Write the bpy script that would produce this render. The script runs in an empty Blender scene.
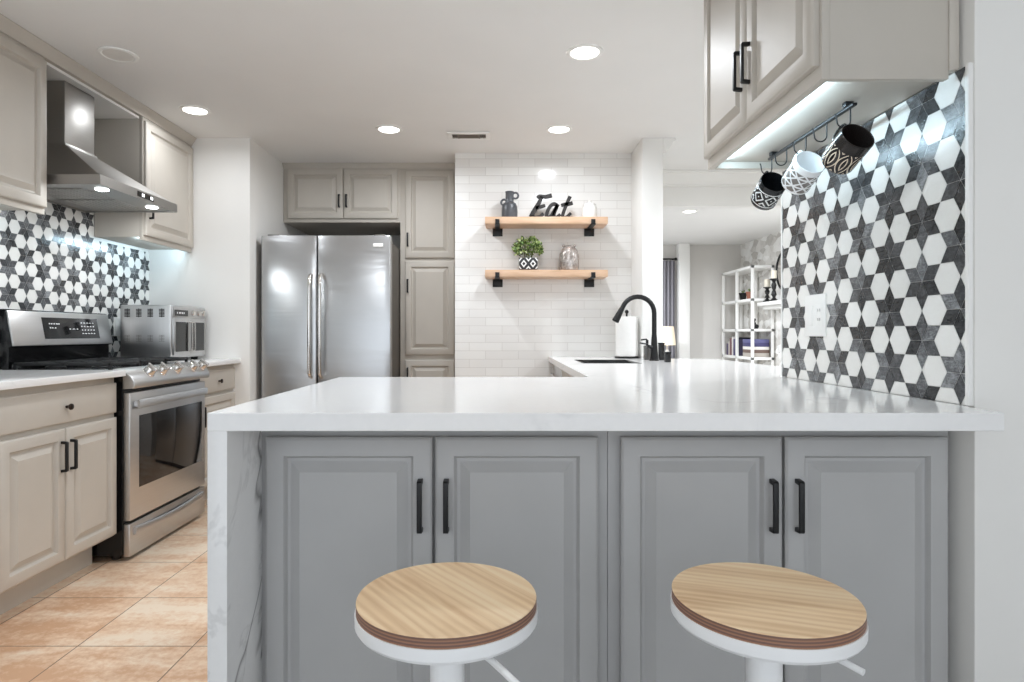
import bpy, bmesh, math, random
from math import sin, cos, pi, radians, sqrt, atan2
from mathutils import Vector, Matrix
random.seed(7)
S = bpy.context.scene
COL = S.collection

# ------------------------------------------------------------------ camera, world, exposure
H = 1.10
cam = bpy.data.cameras.new('camera')
cam.sensor_fit = 'HORIZONTAL'; cam.sensor_width = 36.0; cam.lens = 630.0/1024*36.0
cam.shift_x = 9/1024; cam.shift_y = -8/1024
cam.clip_start = 0.02; cam.clip_end = 100
camo = bpy.data.objects.new('camera', cam); COL.objects.link(camo)
camo.location = (0, 0, H); camo.rotation_euler = (pi/2, 0, 0)
S.camera = camo

W = bpy.data.worlds.new('daylight'); S.world = W; W.use_nodes = True
wb = W.node_tree.nodes['Background']
wb.inputs[0].default_value = (0.86, 0.925, 1.0, 1); wb.inputs[1].default_value = 1.95

S.view_settings.view_transform = 'Standard'; S.view_settings.look = 'None'
S.view_settings.exposure = 0.0; S.view_settings.gamma = 1.0
S.view_settings.use_curve_mapping = False
try:
    S.cycles.use_denoising = True
    S.cycles.max_bounces = 10; S.cycles.diffuse_bounces = 6
    S.cycles.sample_clamp_indirect = 6
    S.cycles.caustics_reflective = False; S.cycles.caustics_refractive = False
except Exception:
    pass
CAN_W = 13.5          # watts of one ceiling can
CAN_COL = (0.895, 0.945, 1.0)
LED_COL = (0.60, 0.84, 1.0)

# ------------------------------------------------------------------ node helpers
def rgb(r, g, b):
    f = lambda c: (c/255/12.92) if c/255 <= .04045 else ((c/255+.055)/1.055)**2.4
    return (f(r), f(g), f(b), 1)

class NT:
    def __init__(s, name):
        s.m = bpy.data.materials.new(name); s.m.use_nodes = True
        s.t = s.m.node_tree; s.b = s.t.nodes['Principled BSDF']
    def n(s, kind, **kw):
        nd = s.t.nodes.new(kind)
        for k, v in kw.items(): setattr(nd, k, v)
        return nd
    def put(s, sock, v):
        if hasattr(v, 'is_output'): s.t.links.new(v, sock)
        elif v is not None: sock.default_value = v
    def math(s, op, a, b=None, c=None):
        nd = s.n('ShaderNodeMath', operation=op)
        for i, v in enumerate((a, b, c)):
            if v is not None: s.put(nd.inputs[i], v)
        return nd.outputs[0]
    def mix(s, f, a, b):
        nd = s.n('ShaderNodeMix', data_type='RGBA')
        s.put(nd.inputs[0], f); s.put(nd.inputs[6], a); s.put(nd.inputs[7], b)
        return nd.outputs[2]
    def obj(s): return s.n('ShaderNodeTexCoord').outputs['Object']
    def map(s, v, scale=(1,1,1), rot=(0,0,0), loc=(0,0,0)):
        nd = s.n('ShaderNodeMapping'); s.put(nd.inputs[0], v)
        nd.inputs[1].default_value = loc; nd.inputs[2].default_value = rot; nd.inputs[3].default_value = scale
        return nd.outputs[0]
    def noise(s, v, scale, detail=4, rough=.5, dist=0):
        nd = s.n('ShaderNodeTexNoise'); s.put(nd.inputs['Vector'], v)
        nd.inputs['Scale'].default_value = scale; nd.inputs['Detail'].default_value = detail
        nd.inputs['Roughness'].default_value = rough; nd.inputs['Distortion'].default_value = dist
        return nd.outputs[0]
    def ramp(s, f, stops):
        nd = s.n('ShaderNodeValToRGB'); s.put(nd.inputs[0], f)
        e = nd.color_ramp.elements
        while len(e) < len(stops): e.new(.5)
        for i, (p, c) in enumerate(stops):
            e[i].position = p; e[i].color = c if len(c) == 4 else (*c, 1)
        return nd.outputs[0]
    def bump(s, h, strength=.2, dist=.002):
        nd = s.n('ShaderNodeBump'); s.put(nd.inputs['Height'], h)
        nd.inputs['Strength'].default_value = strength; nd.inputs['Distance'].default_value = dist
        s.t.links.new(nd.outputs[0], s.b.inputs['Normal'])
    def set(s, col=None, rough=None, metal=None, **kw):
        if col is not None: s.put(s.b.inputs['Base Color'], col)
        if rough is not None: s.put(s.b.inputs['Roughness'], rough)
        if metal is not None: s.put(s.b.inputs['Metallic'], metal)
        for k, v in kw.items(): s.put(s.b.inputs[k.replace('_', ' ')], v)
        return s.m
    def sep(s, v):
        nd = s.n('ShaderNodeSeparateXYZ'); s.put(nd.inputs[0], v); return nd.outputs
    def comb(s, x, y, z):
        nd = s.n('ShaderNodeCombineXYZ')
        for i, v in enumerate((x, y, z)): s.put(nd.inputs[i], v)
        return nd.outputs[0]

def plain(name, col, rough=.5, metal=0, var=.06, scale=9, bump=0):
    t = NT(name); c = col
    n = t.noise(t.obj(), scale, 3)
    k = lambda f: tuple(min(1, x*f) for x in col[:3]) + (1,)
    t.set(t.ramp(n, [(.3, k(1-var)), (.7, k(1+var))]), rough, metal)
    if bump: t.bump(t.noise(t.obj(), scale*30, 2), bump, .001)
    return t.m

def emit(name, col, strength):
    t = NT(name)
    t.set((.9, .9, .9, 1), .4, 0, Emission_Color=(*col[:3], 1), Emission_Strength=strength)
    return t.m

M = {}
M['paint'] = plain('greige cabinet paint', rgb(189, 182, 172), .5, 0, .025, 6)
M['peninsulagrey'] = plain('peninsula cabinet grey', rgb(174, 173, 172), .45, 0, .025, 6)  # cooler and slightly darker than the greige of the other cabinets
M['wallpaint'] = plain('white wall paint', rgb(233, 231, 227), .75, 0, .012, 3, .08)
M['ceilpaint'] = plain('ceiling paint', rgb(233, 232, 230), .85, 0, .012, 3, .08)
M['greypaint'] = plain('pale grey wall paint', rgb(214, 211, 207), .75, 0, .012, 3)
M['trimpaint'] = plain('white trim paint', rgb(238, 237, 234), .45, 0, .01, 3)
M['white'] = plain('white enamel', rgb(236, 236, 236), .3, 0, .01, 5)
M['plastic'] = plain('white plastic', rgb(235, 234, 231), .35, 0, .01, 5)
M['blackmetal'] = plain('matte black metal', rgb(26, 26, 27), .42, .3, .1, 20)
M['bronze'] = plain('dark bronze', rgb(48, 38, 32), .35, .6, .1, 20)
M['blackenamel'] = plain('black enamel', rgb(16, 16, 17), .22, 0, .1, 10)
M['castiron'] = plain('cast iron', rgb(24, 24, 25), .55, 0, .15, 40)
M['darkside'] = plain('dark grey steel side', rgb(92, 86, 80), .45, .3, .05, 6)
M['ceramic'] = plain('white ceramic', rgb(232, 230, 226), .3, 0, .02, 8)
M['cream'] = plain('cream wax', rgb(222, 214, 198), .5, 0, .03, 8)
M['dark'] = plain('dark recess', rgb(30, 29, 28), .7, 0, .1, 8)
M['paper'] = plain('paper towel', rgb(240, 239, 236), .9, 0, .015, 60, .3)
M['terracotta'] = plain('terracotta', rgb(150, 96, 76), .7, 0, .08, 12)
M['rubber'] = plain('black rubber', rgb(20, 20, 20), .7, 0, .1, 12)
M['soil'] = plain('soil', rgb(50, 38, 28), .95, 0, .3, 60)

def stainless(name, base, rough, axis, wav=.0, bump=.04):
    t = NT(name); o = t.obj()
    sc = {'x': (2, 90, 90), 'y': (260, 2, 260), 'z': (260, 260, 2)}[axis]
    g = t.noise(t.map(o, sc), 1.0, 3)
    kv = .008 if wav else .03; b1 = tuple(c*(1-kv) for c in base[:3]) + (1,); b2 = tuple(min(1, c*(1+kv)) for c in base[:3]) + (1,)
    t.set(t.ramp(g, [(.3, b1), (.7, b2)]), rough if wav else t.math('MULTIPLY_ADD', g, .05, rough-.025), 1.0)
    h = g
    if wav:
        h = t.math('ADD', t.math('MULTIPLY', g, bump), t.math('MULTIPLY', t.noise(t.map(o, (1.0, 1.0, 4.5)), 1.7, 2, .45, .8), wav))
        t.bump(h, .6, .02)
    else:
        pass
    return t.m
M['steel_y'] = stainless('brushed steel', rgb(198, 197, 196), .34, 'y')
M['steel_x'] = stainless('brushed steel front', rgb(190, 191, 192), .30, 'x', .32, .0)
M['steel_z'] = stainless('brushed steel bar', rgb(204, 204, 204), .33, 'z')
M['steel_hood'] = stainless('hood steel', rgb(172, 169, 165), .42, 'y')
M['chrome'] = plain('polished steel', rgb(216, 212, 208), .14, 1.0, .03, 6)
def glass_black(name, r=.06):
    t = NT(name); return t.set(t.ramp(t.noise(t.obj(), 5, 2), [(.3, rgb(13, 13, 14)), (.7, rgb(20, 20, 21))]), r, 0, Specular_IOR_Level=.6)
M['blackglass'] = glass_black('black oven glass')

def quartz(name='white quartz', vs=.18, off=(0, 0, 0), lo=.54):
    t = NT(name); o = t.map(t.obj(), loc=off)
    w = t.noise(o, 1.1, 4, .55, .9)
    line = t.math('ABSOLUTE', t.math('SUBTRACT', w, .5))
    vein = t.ramp(line, [(0, (1,)*4), (.010, (0,0,0,1))])
    mask = t.ramp(t.noise(t.map(o, loc=(3.1, 1.7, .4)), 1.9, 3), [(lo, (0,0,0,1)), (lo+.12, (1,)*4)])
    v = t.math('MULTIPLY', vein, mask)
    w2 = t.noise(t.map(o, loc=(7, 2, 9)), 2.6, 5, .6, 1.2)
    v2 = t.ramp(t.math('ABSOLUTE', t.math('SUBTRACT', w2, .5)), [(0, (1,)*4), (.02, (0,0,0,1))])
    v2 = t.math('MULTIPLY', t.math('MULTIPLY', v2, .22), mask)
    f = t.math('MINIMUM', t.math('ADD', t.math('MULTIPLY', v, vs), t.math('MULTIPLY', v2, vs)), 1.0)
    base = t.ramp(t.noise(o, 60, 2), [(.3, rgb(232, 231, 230)), (.7, rgb(234, 233, 232))])
    t.set(t.mix(f, base, rgb(128, 126, 124)), .13, 0, Specular_IOR_Level=.5)
    return t.m
M['quartz'] = quartz()
M['quartzvein'] = quartz('veined white quartz', .8, (2.75, 4.1, 2.6), .30)

def floor_tiles():
    t = NT('peach ceramic floor tiles'); o = t.obj()
    v = t.map(o, loc=(1.494+.405*8, -2.213+.405*20, 0))
    br = t.n('ShaderNodeTexBrick', offset=0.0, squash=1.0)
    t.put(br.inputs['Vector'], v)
    br.inputs['Color1'].default_value = (0,0,0,1); br.inputs['Color2'].default_value = (1,1,1,1)
    br.inputs['Mortar'].default_value = (.5,.5,.5,1)
    br.inputs['Scale'].default_value = 1; br.inputs['Mortar Size'].default_value = .0022
    br.inputs['Mortar Smooth'].default_value = .2
    br.inputs['Brick Width'].default_value = .405; br.inputs['Row Height'].default_value = .405
    cl = t.noise(t.map(o, (1, 2.2, 1)), 3.2, 5, .6, .4)
    fine = t.noise(o, 34, 4, .7)
    f = t.math('ADD', t.math('MULTIPLY', cl, .62), t.math('MULTIPLY', fine, .38))
    f = t.math('ADD', f, t.math('MULTIPLY', t.math('SUBTRACT', br.outputs['Color'], .5), .1))
    c = t.ramp(f, [(.39, rgb(208, 166, 132)), (.5, rgb(228, 197, 168)), (.6, rgb(238, 219, 196))])
    t.set(t.mix(br.outputs['Fac'], c, rgb(122, 98, 82)), .38)
    t.bump(t.math('SUBTRACT', 1, br.outputs['Fac']), .4, .0015)
    return t.m
M['floor'] = floor_tiles()

def subway():
    t = NT('white subway tile'); o = t.obj(); s = t.sep(o)
    v = t.comb(t.math('ADD', s[0], 5.03), t.math('ADD', s[2], .03), 0)
    br = t.n('ShaderNodeTexBrick', offset=.5)
    t.put(br.inputs['Vector'], v)
    br.inputs['Color1'].default_value = rgb(229, 227, 224); br.inputs['Color2'].default_value = rgb(237, 236, 233)
    br.inputs['Mortar'].default_value = rgb(206, 203, 199)
    br.inputs['Scale'].default_value = 1; br.inputs['Mortar Size'].default_value = .0016
    br.inputs['Mortar Smooth'].default_value = .3
    br.inputs['Brick Width'].default_value = .245; br.inputs['Row Height'].default_value = .0623
    t.set(br.outputs['Color'], .12)
    h = t.math('ADD', t.math('MULTIPLY', br.outputs['Fac'], -1), t.math('MULTIPLY', t.noise(o, 7, 1), .5))
    t.bump(h, .35, .0016)
    return t.m
M['subway'] = subway()

def stone():
    t = NT('white split stone cladding'); o = t.obj(); s = t.sep(o)
    v = t.comb(t.math('ADD', s[1], s[0]), t.math('ADD', s[2], t.math('MULTIPLY', t.noise(o, 3, 2), .03)), 0)
    vo = t.n('ShaderNodeTexVoronoi', feature='F1'); t.put(vo.inputs['Vector'], t.map(v, (6, 11, 1)))
    vo.inputs['Scale'].default_value = 1.0
    sc = t.sep(vo.outputs['Color'])
    n = t.noise(o, 16, 6, .7, .5)
    f = t.math('ADD', t.math('MULTIPLY', sc[0], .6), t.math('MULTIPLY', n, .4))
    t.set(t.ramp(f, [(.2, rgb(190, 186, 180)), (.45, rgb(224, 221, 216)), (.75, rgb(240, 239, 236))]), .5)
    t.bump(t.math('ADD', f, t.math('MULTIPLY', vo.outputs['Distance'], -.8)), .9, .03)
    return t.m
M['stone'] = stone()

def wood(name, a, b, c, rot=0, plank=0.0, scale=1.0, axis=(1, 14, 14)):
    t = NT(name); o = t.map(t.obj(), rot=(0, 0, rot))
    v = t.map(o, tuple(x*scale for x in axis))
    g = t.noise(v, 2.2, 6, .62, .8)
    w = t.n('ShaderNodeTexWave', wave_type='BANDS', bands_direction='Y'); t.put(w.inputs[0], t.map(o, (1.2*scale, 9*scale, 9*scale)))
    w.inputs['Scale'].default_value = 2.2; w.inputs['Distortion'].default_value = 7; w.inputs['Detail'].default_value = 3
    w.inputs['Detail Scale'].default_value = .8
    f = t.math('ADD', t.math('MULTIPLY', g, .86), t.math('MULTIPLY', w.outputs['Fac'], .14))
    if plank:
        s = t.sep(o)
        idx = t.math('FLOOR', t.math('DIVIDE', s[1], plank))
        wn = t.n('ShaderNodeTexWhiteNoise', noise_dimensions='1D'); t.put(wn.inputs['W'], idx)
        f = t.math('ADD', f, t.math('MULTIPLY', t.math('SUBTRACT', wn.outputs['Value'], .5), .22))
    t.set(t.ramp(f, [(.25, a), (.5, b), (.75, c)]), .42)
    return t.m
M['plankfloor'] = wood('grey plank floor', rgb(150, 146, 141), rgb(168, 165, 161), rgb(182, 179, 175), 0, .18)  # grey invented for the unseen floors, to keep warm bounce down
M['seatwood'] = wood('oak laminate seat', rgb(208, 170, 130), rgb(233, 202, 162), rgb(244, 222, 188), 0, .055, .8)
M['shelfwood'] = wood('pale oak shelf', rgb(190, 152, 120), rgb(213, 178, 148), rgb(226, 198, 172))

def ply_edge():
    t = NT('laminated seat edge'); s = t.sep(t.obj())
    f = t.math('FRACT', t.math('MULTIPLY', s[2], 1/.0056))
    t.set(t.ramp(f, [(.0, rgb(160, 120, 96)), (.45, rgb(150, 108, 84)), (.5, rgb(112, 84, 74)), (.95, rgb(118, 88, 78))]), .5)
    return t.m
M['plyedge'] = ply_edge()

def star_tile(name, dark, rough=.16):
    t = NT(name)
    at = t.n('ShaderNodeAttribute', attribute_name='shade')
    o = t.obj()
    n = t.noise(o, 55, 5, .75, .8); n2 = t.noise(t.map(o, (1, 1, 4)), 26, 4, .7, 1.5)
    f = t.math('ADD', t.math('MULTIPLY', at.outputs['Fac'], .26), t.math('ADD', t.math('MULTIPLY', n, .4), t.math('MULTIPLY', n2, .34)))
    if dark:
        c = t.ramp(f, [(.34, rgb(38, 39, 40)), (.46, rgb(66, 67, 69)), (.56, rgb(94, 95, 97)), (.68, rgb(150, 152, 154))])
        t.bump(n, .25, .002)
    else:
        c = t.ramp(f, [(.2, rgb(226, 224, 219)), (.8, rgb(238, 237, 234))])
    t.set(c, rough)
    return t.m
M['tiledark'] = star_tile('charcoal star tile', True)
M['tilewhite'] = star_tile('white hexagon tile', False)
M['grout'] = plain('pale grout', rgb(205, 203, 199), .8, 0, .03, 20)

# ------------------------------------------------------------------ mesh builder
class MB:
    def __init__(s): s.bm = bmesh.new(); s.mi = 0
    def poly(s, pts, mi=None):
        vs = [s.bm.verts.new(p) for p in pts]
        try:
            f = s.bm.faces.new(vs); f.material_index = s.mi if mi is None else mi; return f
        except ValueError: return None
    def grid(s, rows, closed_u=False, cap0=False, cap1=False, mi=None):
        m = s.mi if mi is None else mi
        R = [[s.bm.verts.new(p) for p in r] for r in rows]
        n = len(R[0])
        for i in range(len(R)-1):
            for j in range(n if closed_u else n-1):
                a, b = R[i][j], R[i][(j+1) % n]; c, d = R[i+1][(j+1) % n], R[i+1][j]
                try: s.bm.faces.new((a, b, c, d)).material_index = m
                except ValueError: pass
        if cap0: s.bm.faces.new(R[0][::-1]).material_index = m
        if cap1: s.bm.faces.new(R[-1]).material_index = m
        return R
    def box(s, x0, x1, y0, y1, z0, z1, mi=None, f=None):
        f = f or (lambda x, y, z: (x, y, z))
        r = [[f(x0,y0,z), f(x1,y0,z), f(x1,y1,z), f(x0,y1,z)] for z in (z0, z1)]
        s.grid(r, True, True, True, mi); return s
    def prism(s, pts, f0, f1, mi=None):        # pts 2D; f0,f1 place the two ends
        s.grid([[f0(*p) for p in pts], [f1(*p) for p in pts]], True, True, True, mi); return s
    def cyl(s, p0, p1, r0, r1=None, n=20, mi=None, cap=True):
        p0, p1 = Vector(p0), Vector(p1); r1 = r0 if r1 is None else r1
        d = (p1-p0).normalized(); u = d.orthogonal().normalized(); v = d.cross(u)
        rows = [[p + (u*cos(2*pi*k/n)+v*sin(2*pi*k/n))*r for k in range(n)] for p, r in ((p0, r0), (p1, r1))]
        s.grid(rows, True, cap, cap, mi); return s
    def tube(s, pts, r, n=10, mi=None, closed=False):
        P = [Vector(p) for p in pts]; rows = []
        u = None
        for i, p in enumerate(P):
            if closed: d = (P[(i+1) % len(P)]-P[i-1]).normalized()
            else: d = (P[min(i+1, len(P)-1)]-P[max(i-1, 0)]).normalized()
            u = d.orthogonal().normalized() if u is None else (u-d*u.dot(d)).normalized()
            v = d.cross(u); rr = r[i] if isinstance(r, (list, tuple)) else r
            rows.append([p+(u*cos(2*pi*k/n)+v*sin(2*pi*k/n))*rr for k in range(n)])
        if closed: rows.append(rows[0])
        s.grid(rows, True, not closed, not closed, mi)
        if closed: bmesh.ops.remove_doubles(s.bm, verts=s.bm.verts, dist=1e-6)
        return s
    def lathe(s, prof, c=(0,0,0), n=32, mi=None, cap0=True, cap1=True, f=None):
        f = f or (lambda x, y, z: (c[0]+x, c[1]+y, c[2]+z))
        rows = [[f(r*cos(2*pi*k/n), r*sin(2*pi*k/n), z) for k in range(n)] for r, z in prof]
        s.grid(rows, True, cap0, cap1, mi); return s
    def sphere(s, c, r, n=14, sq=(1,1,1), mi=None):
        prof = [(max(1e-4, r*sin(pi*i/n)), -r*cos(pi*i/n)) for i in range(n+1)]
        s.lathe(prof, c, n*2, mi, True, True, lambda x, y, z: (c[0]+x*sq[0], c[1]+y*sq[1], c[2]+z*sq[2])); return s
    def build(s, name, mats, parent=None, bevel=0, seg=2, smooth=True, angle=32):
        bm = s.bm
        bmesh.ops.recalc_face_normals(bm, faces=bm.faces)
        if bevel:
            es = [e for e in bm.edges if len(e.link_faces) == 2 and e.calc_face_angle(0) > radians(40)]
            bmesh.ops.bevel(bm, geom=es, offset=bevel, segments=seg, profile=.5, affect='EDGES', clamp_overlap=True)
        me = bpy.data.meshes.new(name)
        off = Vector((0,0,0))
        if parent is not None:
            p = parent
            while p is not None: off += Vector(p.location); p = p.parent
        if off.length: bmesh.ops.translate(bm, verts=bm.verts, vec=-off)
        bm.to_mesh(me); bm.free()
        if not isinstance(mats, (list, tuple)): mats = [mats]
        for m in mats: me.materials.append(M[m] if isinstance(m, str) else m)
        if smooth:
            for p in me.polygons: p.use_smooth = True
            me.set_sharp_from_angle(angle=radians(angle))
        o = bpy.data.objects.new(name, me); COL.objects.link(o)
        if parent is not None: o.parent = parent
        return o

def tag(o, label, cat, group=None, kind=None):
    o['label'] = label; o['category'] = cat
    if group: o['group'] = group
    if kind: o['kind'] = kind
    return o
def thing(name, loc, label, cat, group=None):
    o = bpy.data.objects.new(name, None); COL.objects.link(o); o.location = loc; o.empty_display_size = .1
    return tag(o, label, cat, group)
def struct(name, mb, mat, bevel=0):
    o = mb.build(name, mat, None, bevel); o['kind'] = 'structure'; return o
def lamp(name, parent, loc, watts, size, col, size_y=None, rot=(0,0,0), spread=pi):
    L = bpy.data.lights.new(name, 'AREA'); L.energy = watts; L.color = col; L.size = size; L.spread = spread
    if size_y: L.shape = 'RECTANGLE'; L.size_y = size_y
    else: L.shape = 'DISK'
    o = bpy.data.objects.new(name, L); COL.objects.link(o); o.parent = parent
    o.location = Vector(loc)-Vector(parent.location); o.rotation_euler = rot
    return o
def dup(root, loc, label=None, group=None):
    r = root.copy(); COL.objects.link(r); r.location = loc
    if label: r['label'] = label
    if group: r['group'] = group
    def rec(src, dst):
        for ch in list(src.children):
            c = ch.copy(); COL.objects.link(c); c.parent = dst; rec(ch, c)
    rec(root, r); return r

# facing frames: (u right, v up, w out of the face)
def face_cam(x0, y, z0): return lambda u, v, w: (x0+u, y-w, z0+v)          # faces the camera (-Y)
def face_px(x, y0, z0): return lambda u, v, w: (x+w, y0+u, z0+v)           # faces +X
def face_nx(x, y0, z0): return lambda u, v, w: (x-w, y0-u, z0+v)           # faces -X

def panel_door(f, w, h, prof=None, t=.020):
    """raised-panel door: concentric loops (inset, height)"""
    prof = prof or [(0, 0), (0, t-.006), (.003, t-.003), (.008, t), (.046, t), (.048, t-.002), (.051, t-.012), (.053, t-.014), (.060, t-.014), (.062, t-.013),
                    (.084, t-.0015), (.086, t), (.088, t)]
    mb = MB(); rows = []
    for i, d in prof:
        rows.append([f(i, i, d), f(w-i, i, d), f(w-i, h-i, d), f(i, h-i, d)])
    mb.grid(rows, True, True, True); return mb
def slab_door(f, w, h, t=.019):
    return panel_door(f, w, h, [(0, 0), (0, t-.006), (.004, t-.002), (.009, t)], t)
def bar_pull(f, u, v0, v1, out=.03, wd=.010, t=.009, horizontal=False):
    """square bow pull; f is the frame of the door face, standing on w = .019"""
    mb = MB(); g = f if not horizontal else (lambda a, b, c: f(b, a, c))
    b = .018
    pts = [(v0, b), (v1, b), (v1, b+out), (v0, b+out)]
    inner = [(v0+.012, b), (v1-.012, b), (v1-.012, b+out-t), (v0+.012, b+out-t)]
    outl = [(v0, b), (v0+.002, b+out-.004), (v0+.006, b+out), (v1-.006, b+out), (v1-.002, b+out-.004), (v1, b), (v1-.011, b), (v1-.013, b+out-t), (v0+.013, b+out-t), (v0+.011, b)]
    mb.prism(outl, lambda p, q: g(u-wd/2, p, q), lambda p, q: g(u+wd/2, p, q))
    return mb
def knob_mb(f, u, v, r=.014):
    mb = MB(); b = .018
    prof = [(.005, b), (.006, b+.006), (.005, b+.012), (.011, b+.016), (r, b+.021), (r*.9, b+.026), (r*.4, b+.028), (.0005, b+.0285)]
    mb.lathe(prof, n=18, f=lambda x, y, z: f(u+x, v+y, z)); return mb

def cell_slab(xs, ys, fill, z0, z1, mb=None):
    mb = mb or MB(); bm = mb.bm; V = {}
    def v(i, j, z):
        if (i, j, z) not in V: V[(i, j, z)] = bm.verts.new((xs[i], ys[j], (z0, z1)[z]))
        return V[(i, j, z)]
    F = lambda i, j: 0 <= i < len(xs)-1 and 0 <= j < len(ys)-1 and fill(i, j)
    for i in range(len(xs)-1):
        for j in range(len(ys)-1):
            if not F(i, j): continue
            bm.faces.new((v(i,j,1), v(i+1,j,1), v(i+1,j+1,1), v(i,j+1,1)))
            bm.faces.new((v(i,j+1,0), v(i+1,j+1,0), v(i+1,j,0), v(i,j,0)))
            if not F(i-1, j): bm.faces.new((v(i,j,0), v(i,j,1), v(i,j+1,1), v(i,j+1,0)))
            if not F(i+1, j): bm.faces.new((v(i+1,j+1,0), v(i+1,j+1,1), v(i+1,j,1), v(i+1,j,0)))
            if not F(i, j-1): bm.faces.new((v(i+1,j,0), v(i+1,j,1), v(i,j,1), v(i,j,0)))
            if not F(i, j+1): bm.faces.new((v(i,j+1,0), v(i,j+1,1), v(i+1,j+1,1), v(i+1,j+1,0)))
    return mb
# ------------------------------------------------------------------ the room shell
CEIL = 2.44; CT = .924; WL = -2.44
mb = MB(); mb.box(-2.6, 1.27, 1.70, 5.3, -.1, 0); struct('floor', mb, 'floor')
mb = MB(); cell_slab([-2.6, 1.2705, 4.2], [1.70, 5.3005, 10.0], lambda i, j: i == 1 or j == 1, -.1, 0, mb); struct('floor_far', mb, 'plankfloor')
mb = MB(); mb.box(-2.6, 4.2, -2.2, 1.6995, -.1, 0); struct('floor_front', mb, 'plankfloor')
mb = MB(); mb.box(-2.6, 4.2, -2.2, 10.0, CEIL, CEIL+.1); struct('ceiling', mb, 'ceilpaint')
mb = MB(); mb.box(WL-.14, WL, -2.2, 5.8, 0, CEIL); struct('wall_left', mb, 'wallpaint')
mb = MB(); mb.box(WL, -1.739, 4.33, 5.75, 0, CEIL); struct('wall_back_left', mb, 'wallpaint')
mb = MB(); mb.box(-1.739, -.358, 5.65, 5.78, 0, CEIL); struct('wall_back', mb, 'wallpaint')
mb = MB(); mb.box(-.358, .957, 4.70, 4.84, 0, CEIL); struct('wall_back_tiled', mb, 'subway')
mb = MB(); mb.box(-.358, -.24, 4.84, 5.65, 0, CEIL); struct('wall_pantry_side', mb, 'wallpaint')
mb = MB(); mb.box(.957, 1.10, 4.33, 4.84, 0, CEIL); struct('wall_column', mb, 'trimpaint', .004)
mb = MB()
L = [(1.134, 1.515), (3.2, 1.515), (3.2, 1.655), (1.28, 1.655), (1.28, 2.542), (1.134, 2.542)]
mb.prism(L, lambda x, y: (x, y, 0), lambda x, y: (x, y, CEIL)); struct('wall_right', mb, 'wallpaint', .004)
mb = MB(); mb.box(3.2, 3.34, -2.2, 1.514, 0, CEIL); struct('wall_right_near', mb, 'wallpaint')
mb = MB(); mb.box(-.24, 3.62, 9.6, 9.75, 0, CEIL); struct('wall_far', mb, 'greypaint')
mb = MB(); mb.box(3.62, 3.8, 1.66, 9.75, 0, CEIL); struct('wall_far_right', mb, 'stone')
mb = MB(); mb.box(2.63, 2.79, 9.40, 9.598, 0, CEIL-.001); struct('trim_pilaster', mb, 'trimpaint', .006)
mb = MB(); mb.box(.97, 3.618, 5.26, 5.34, 2.164, CEIL-.001); struct('trim_header', mb, 'trimpaint', .003)
def crown_profile(d, h): return [(0, 0), (d, 0), (d, -h*.14), (d*.82, -h*.2), (d*.72, -h*.42), (d*.38, -h*.74), (d*.2, -h*.82), (d*.2, -h), (0, -h)]
mb = MB(); mb.prism(crown_profile(.085, .12), lambda a, b: (1.19, 5.259-a, CEIL-.001+b), lambda a, b: (3.61, 5.259-a, CEIL-.001+b)); struct('trim_crown_header', mb, 'trimpaint')
mb = MB(); mb.prism(crown_profile(.085, .10), lambda a, b: (1.101+a, 4.331, CEIL-.001+b), lambda a, b: (1.101+a, 5.255, CEIL-.001+b)); struct('trim_crown_column', mb, 'trimpaint')
# pencil edge where the star tile ends at the wall corner
mb = MB(); mb.box(1.120, 1.1335, 1.516, 1.529, CT, 1.752); struct('trim_tile_edge', mb, 'trimpaint', .003)
mb = MB(); mb.box(1.120, 1.1335, 2.532, 2.541, CT, 1.75); struct('trim_tile_edge_far', mb, 'trimpaint', .002)

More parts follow.
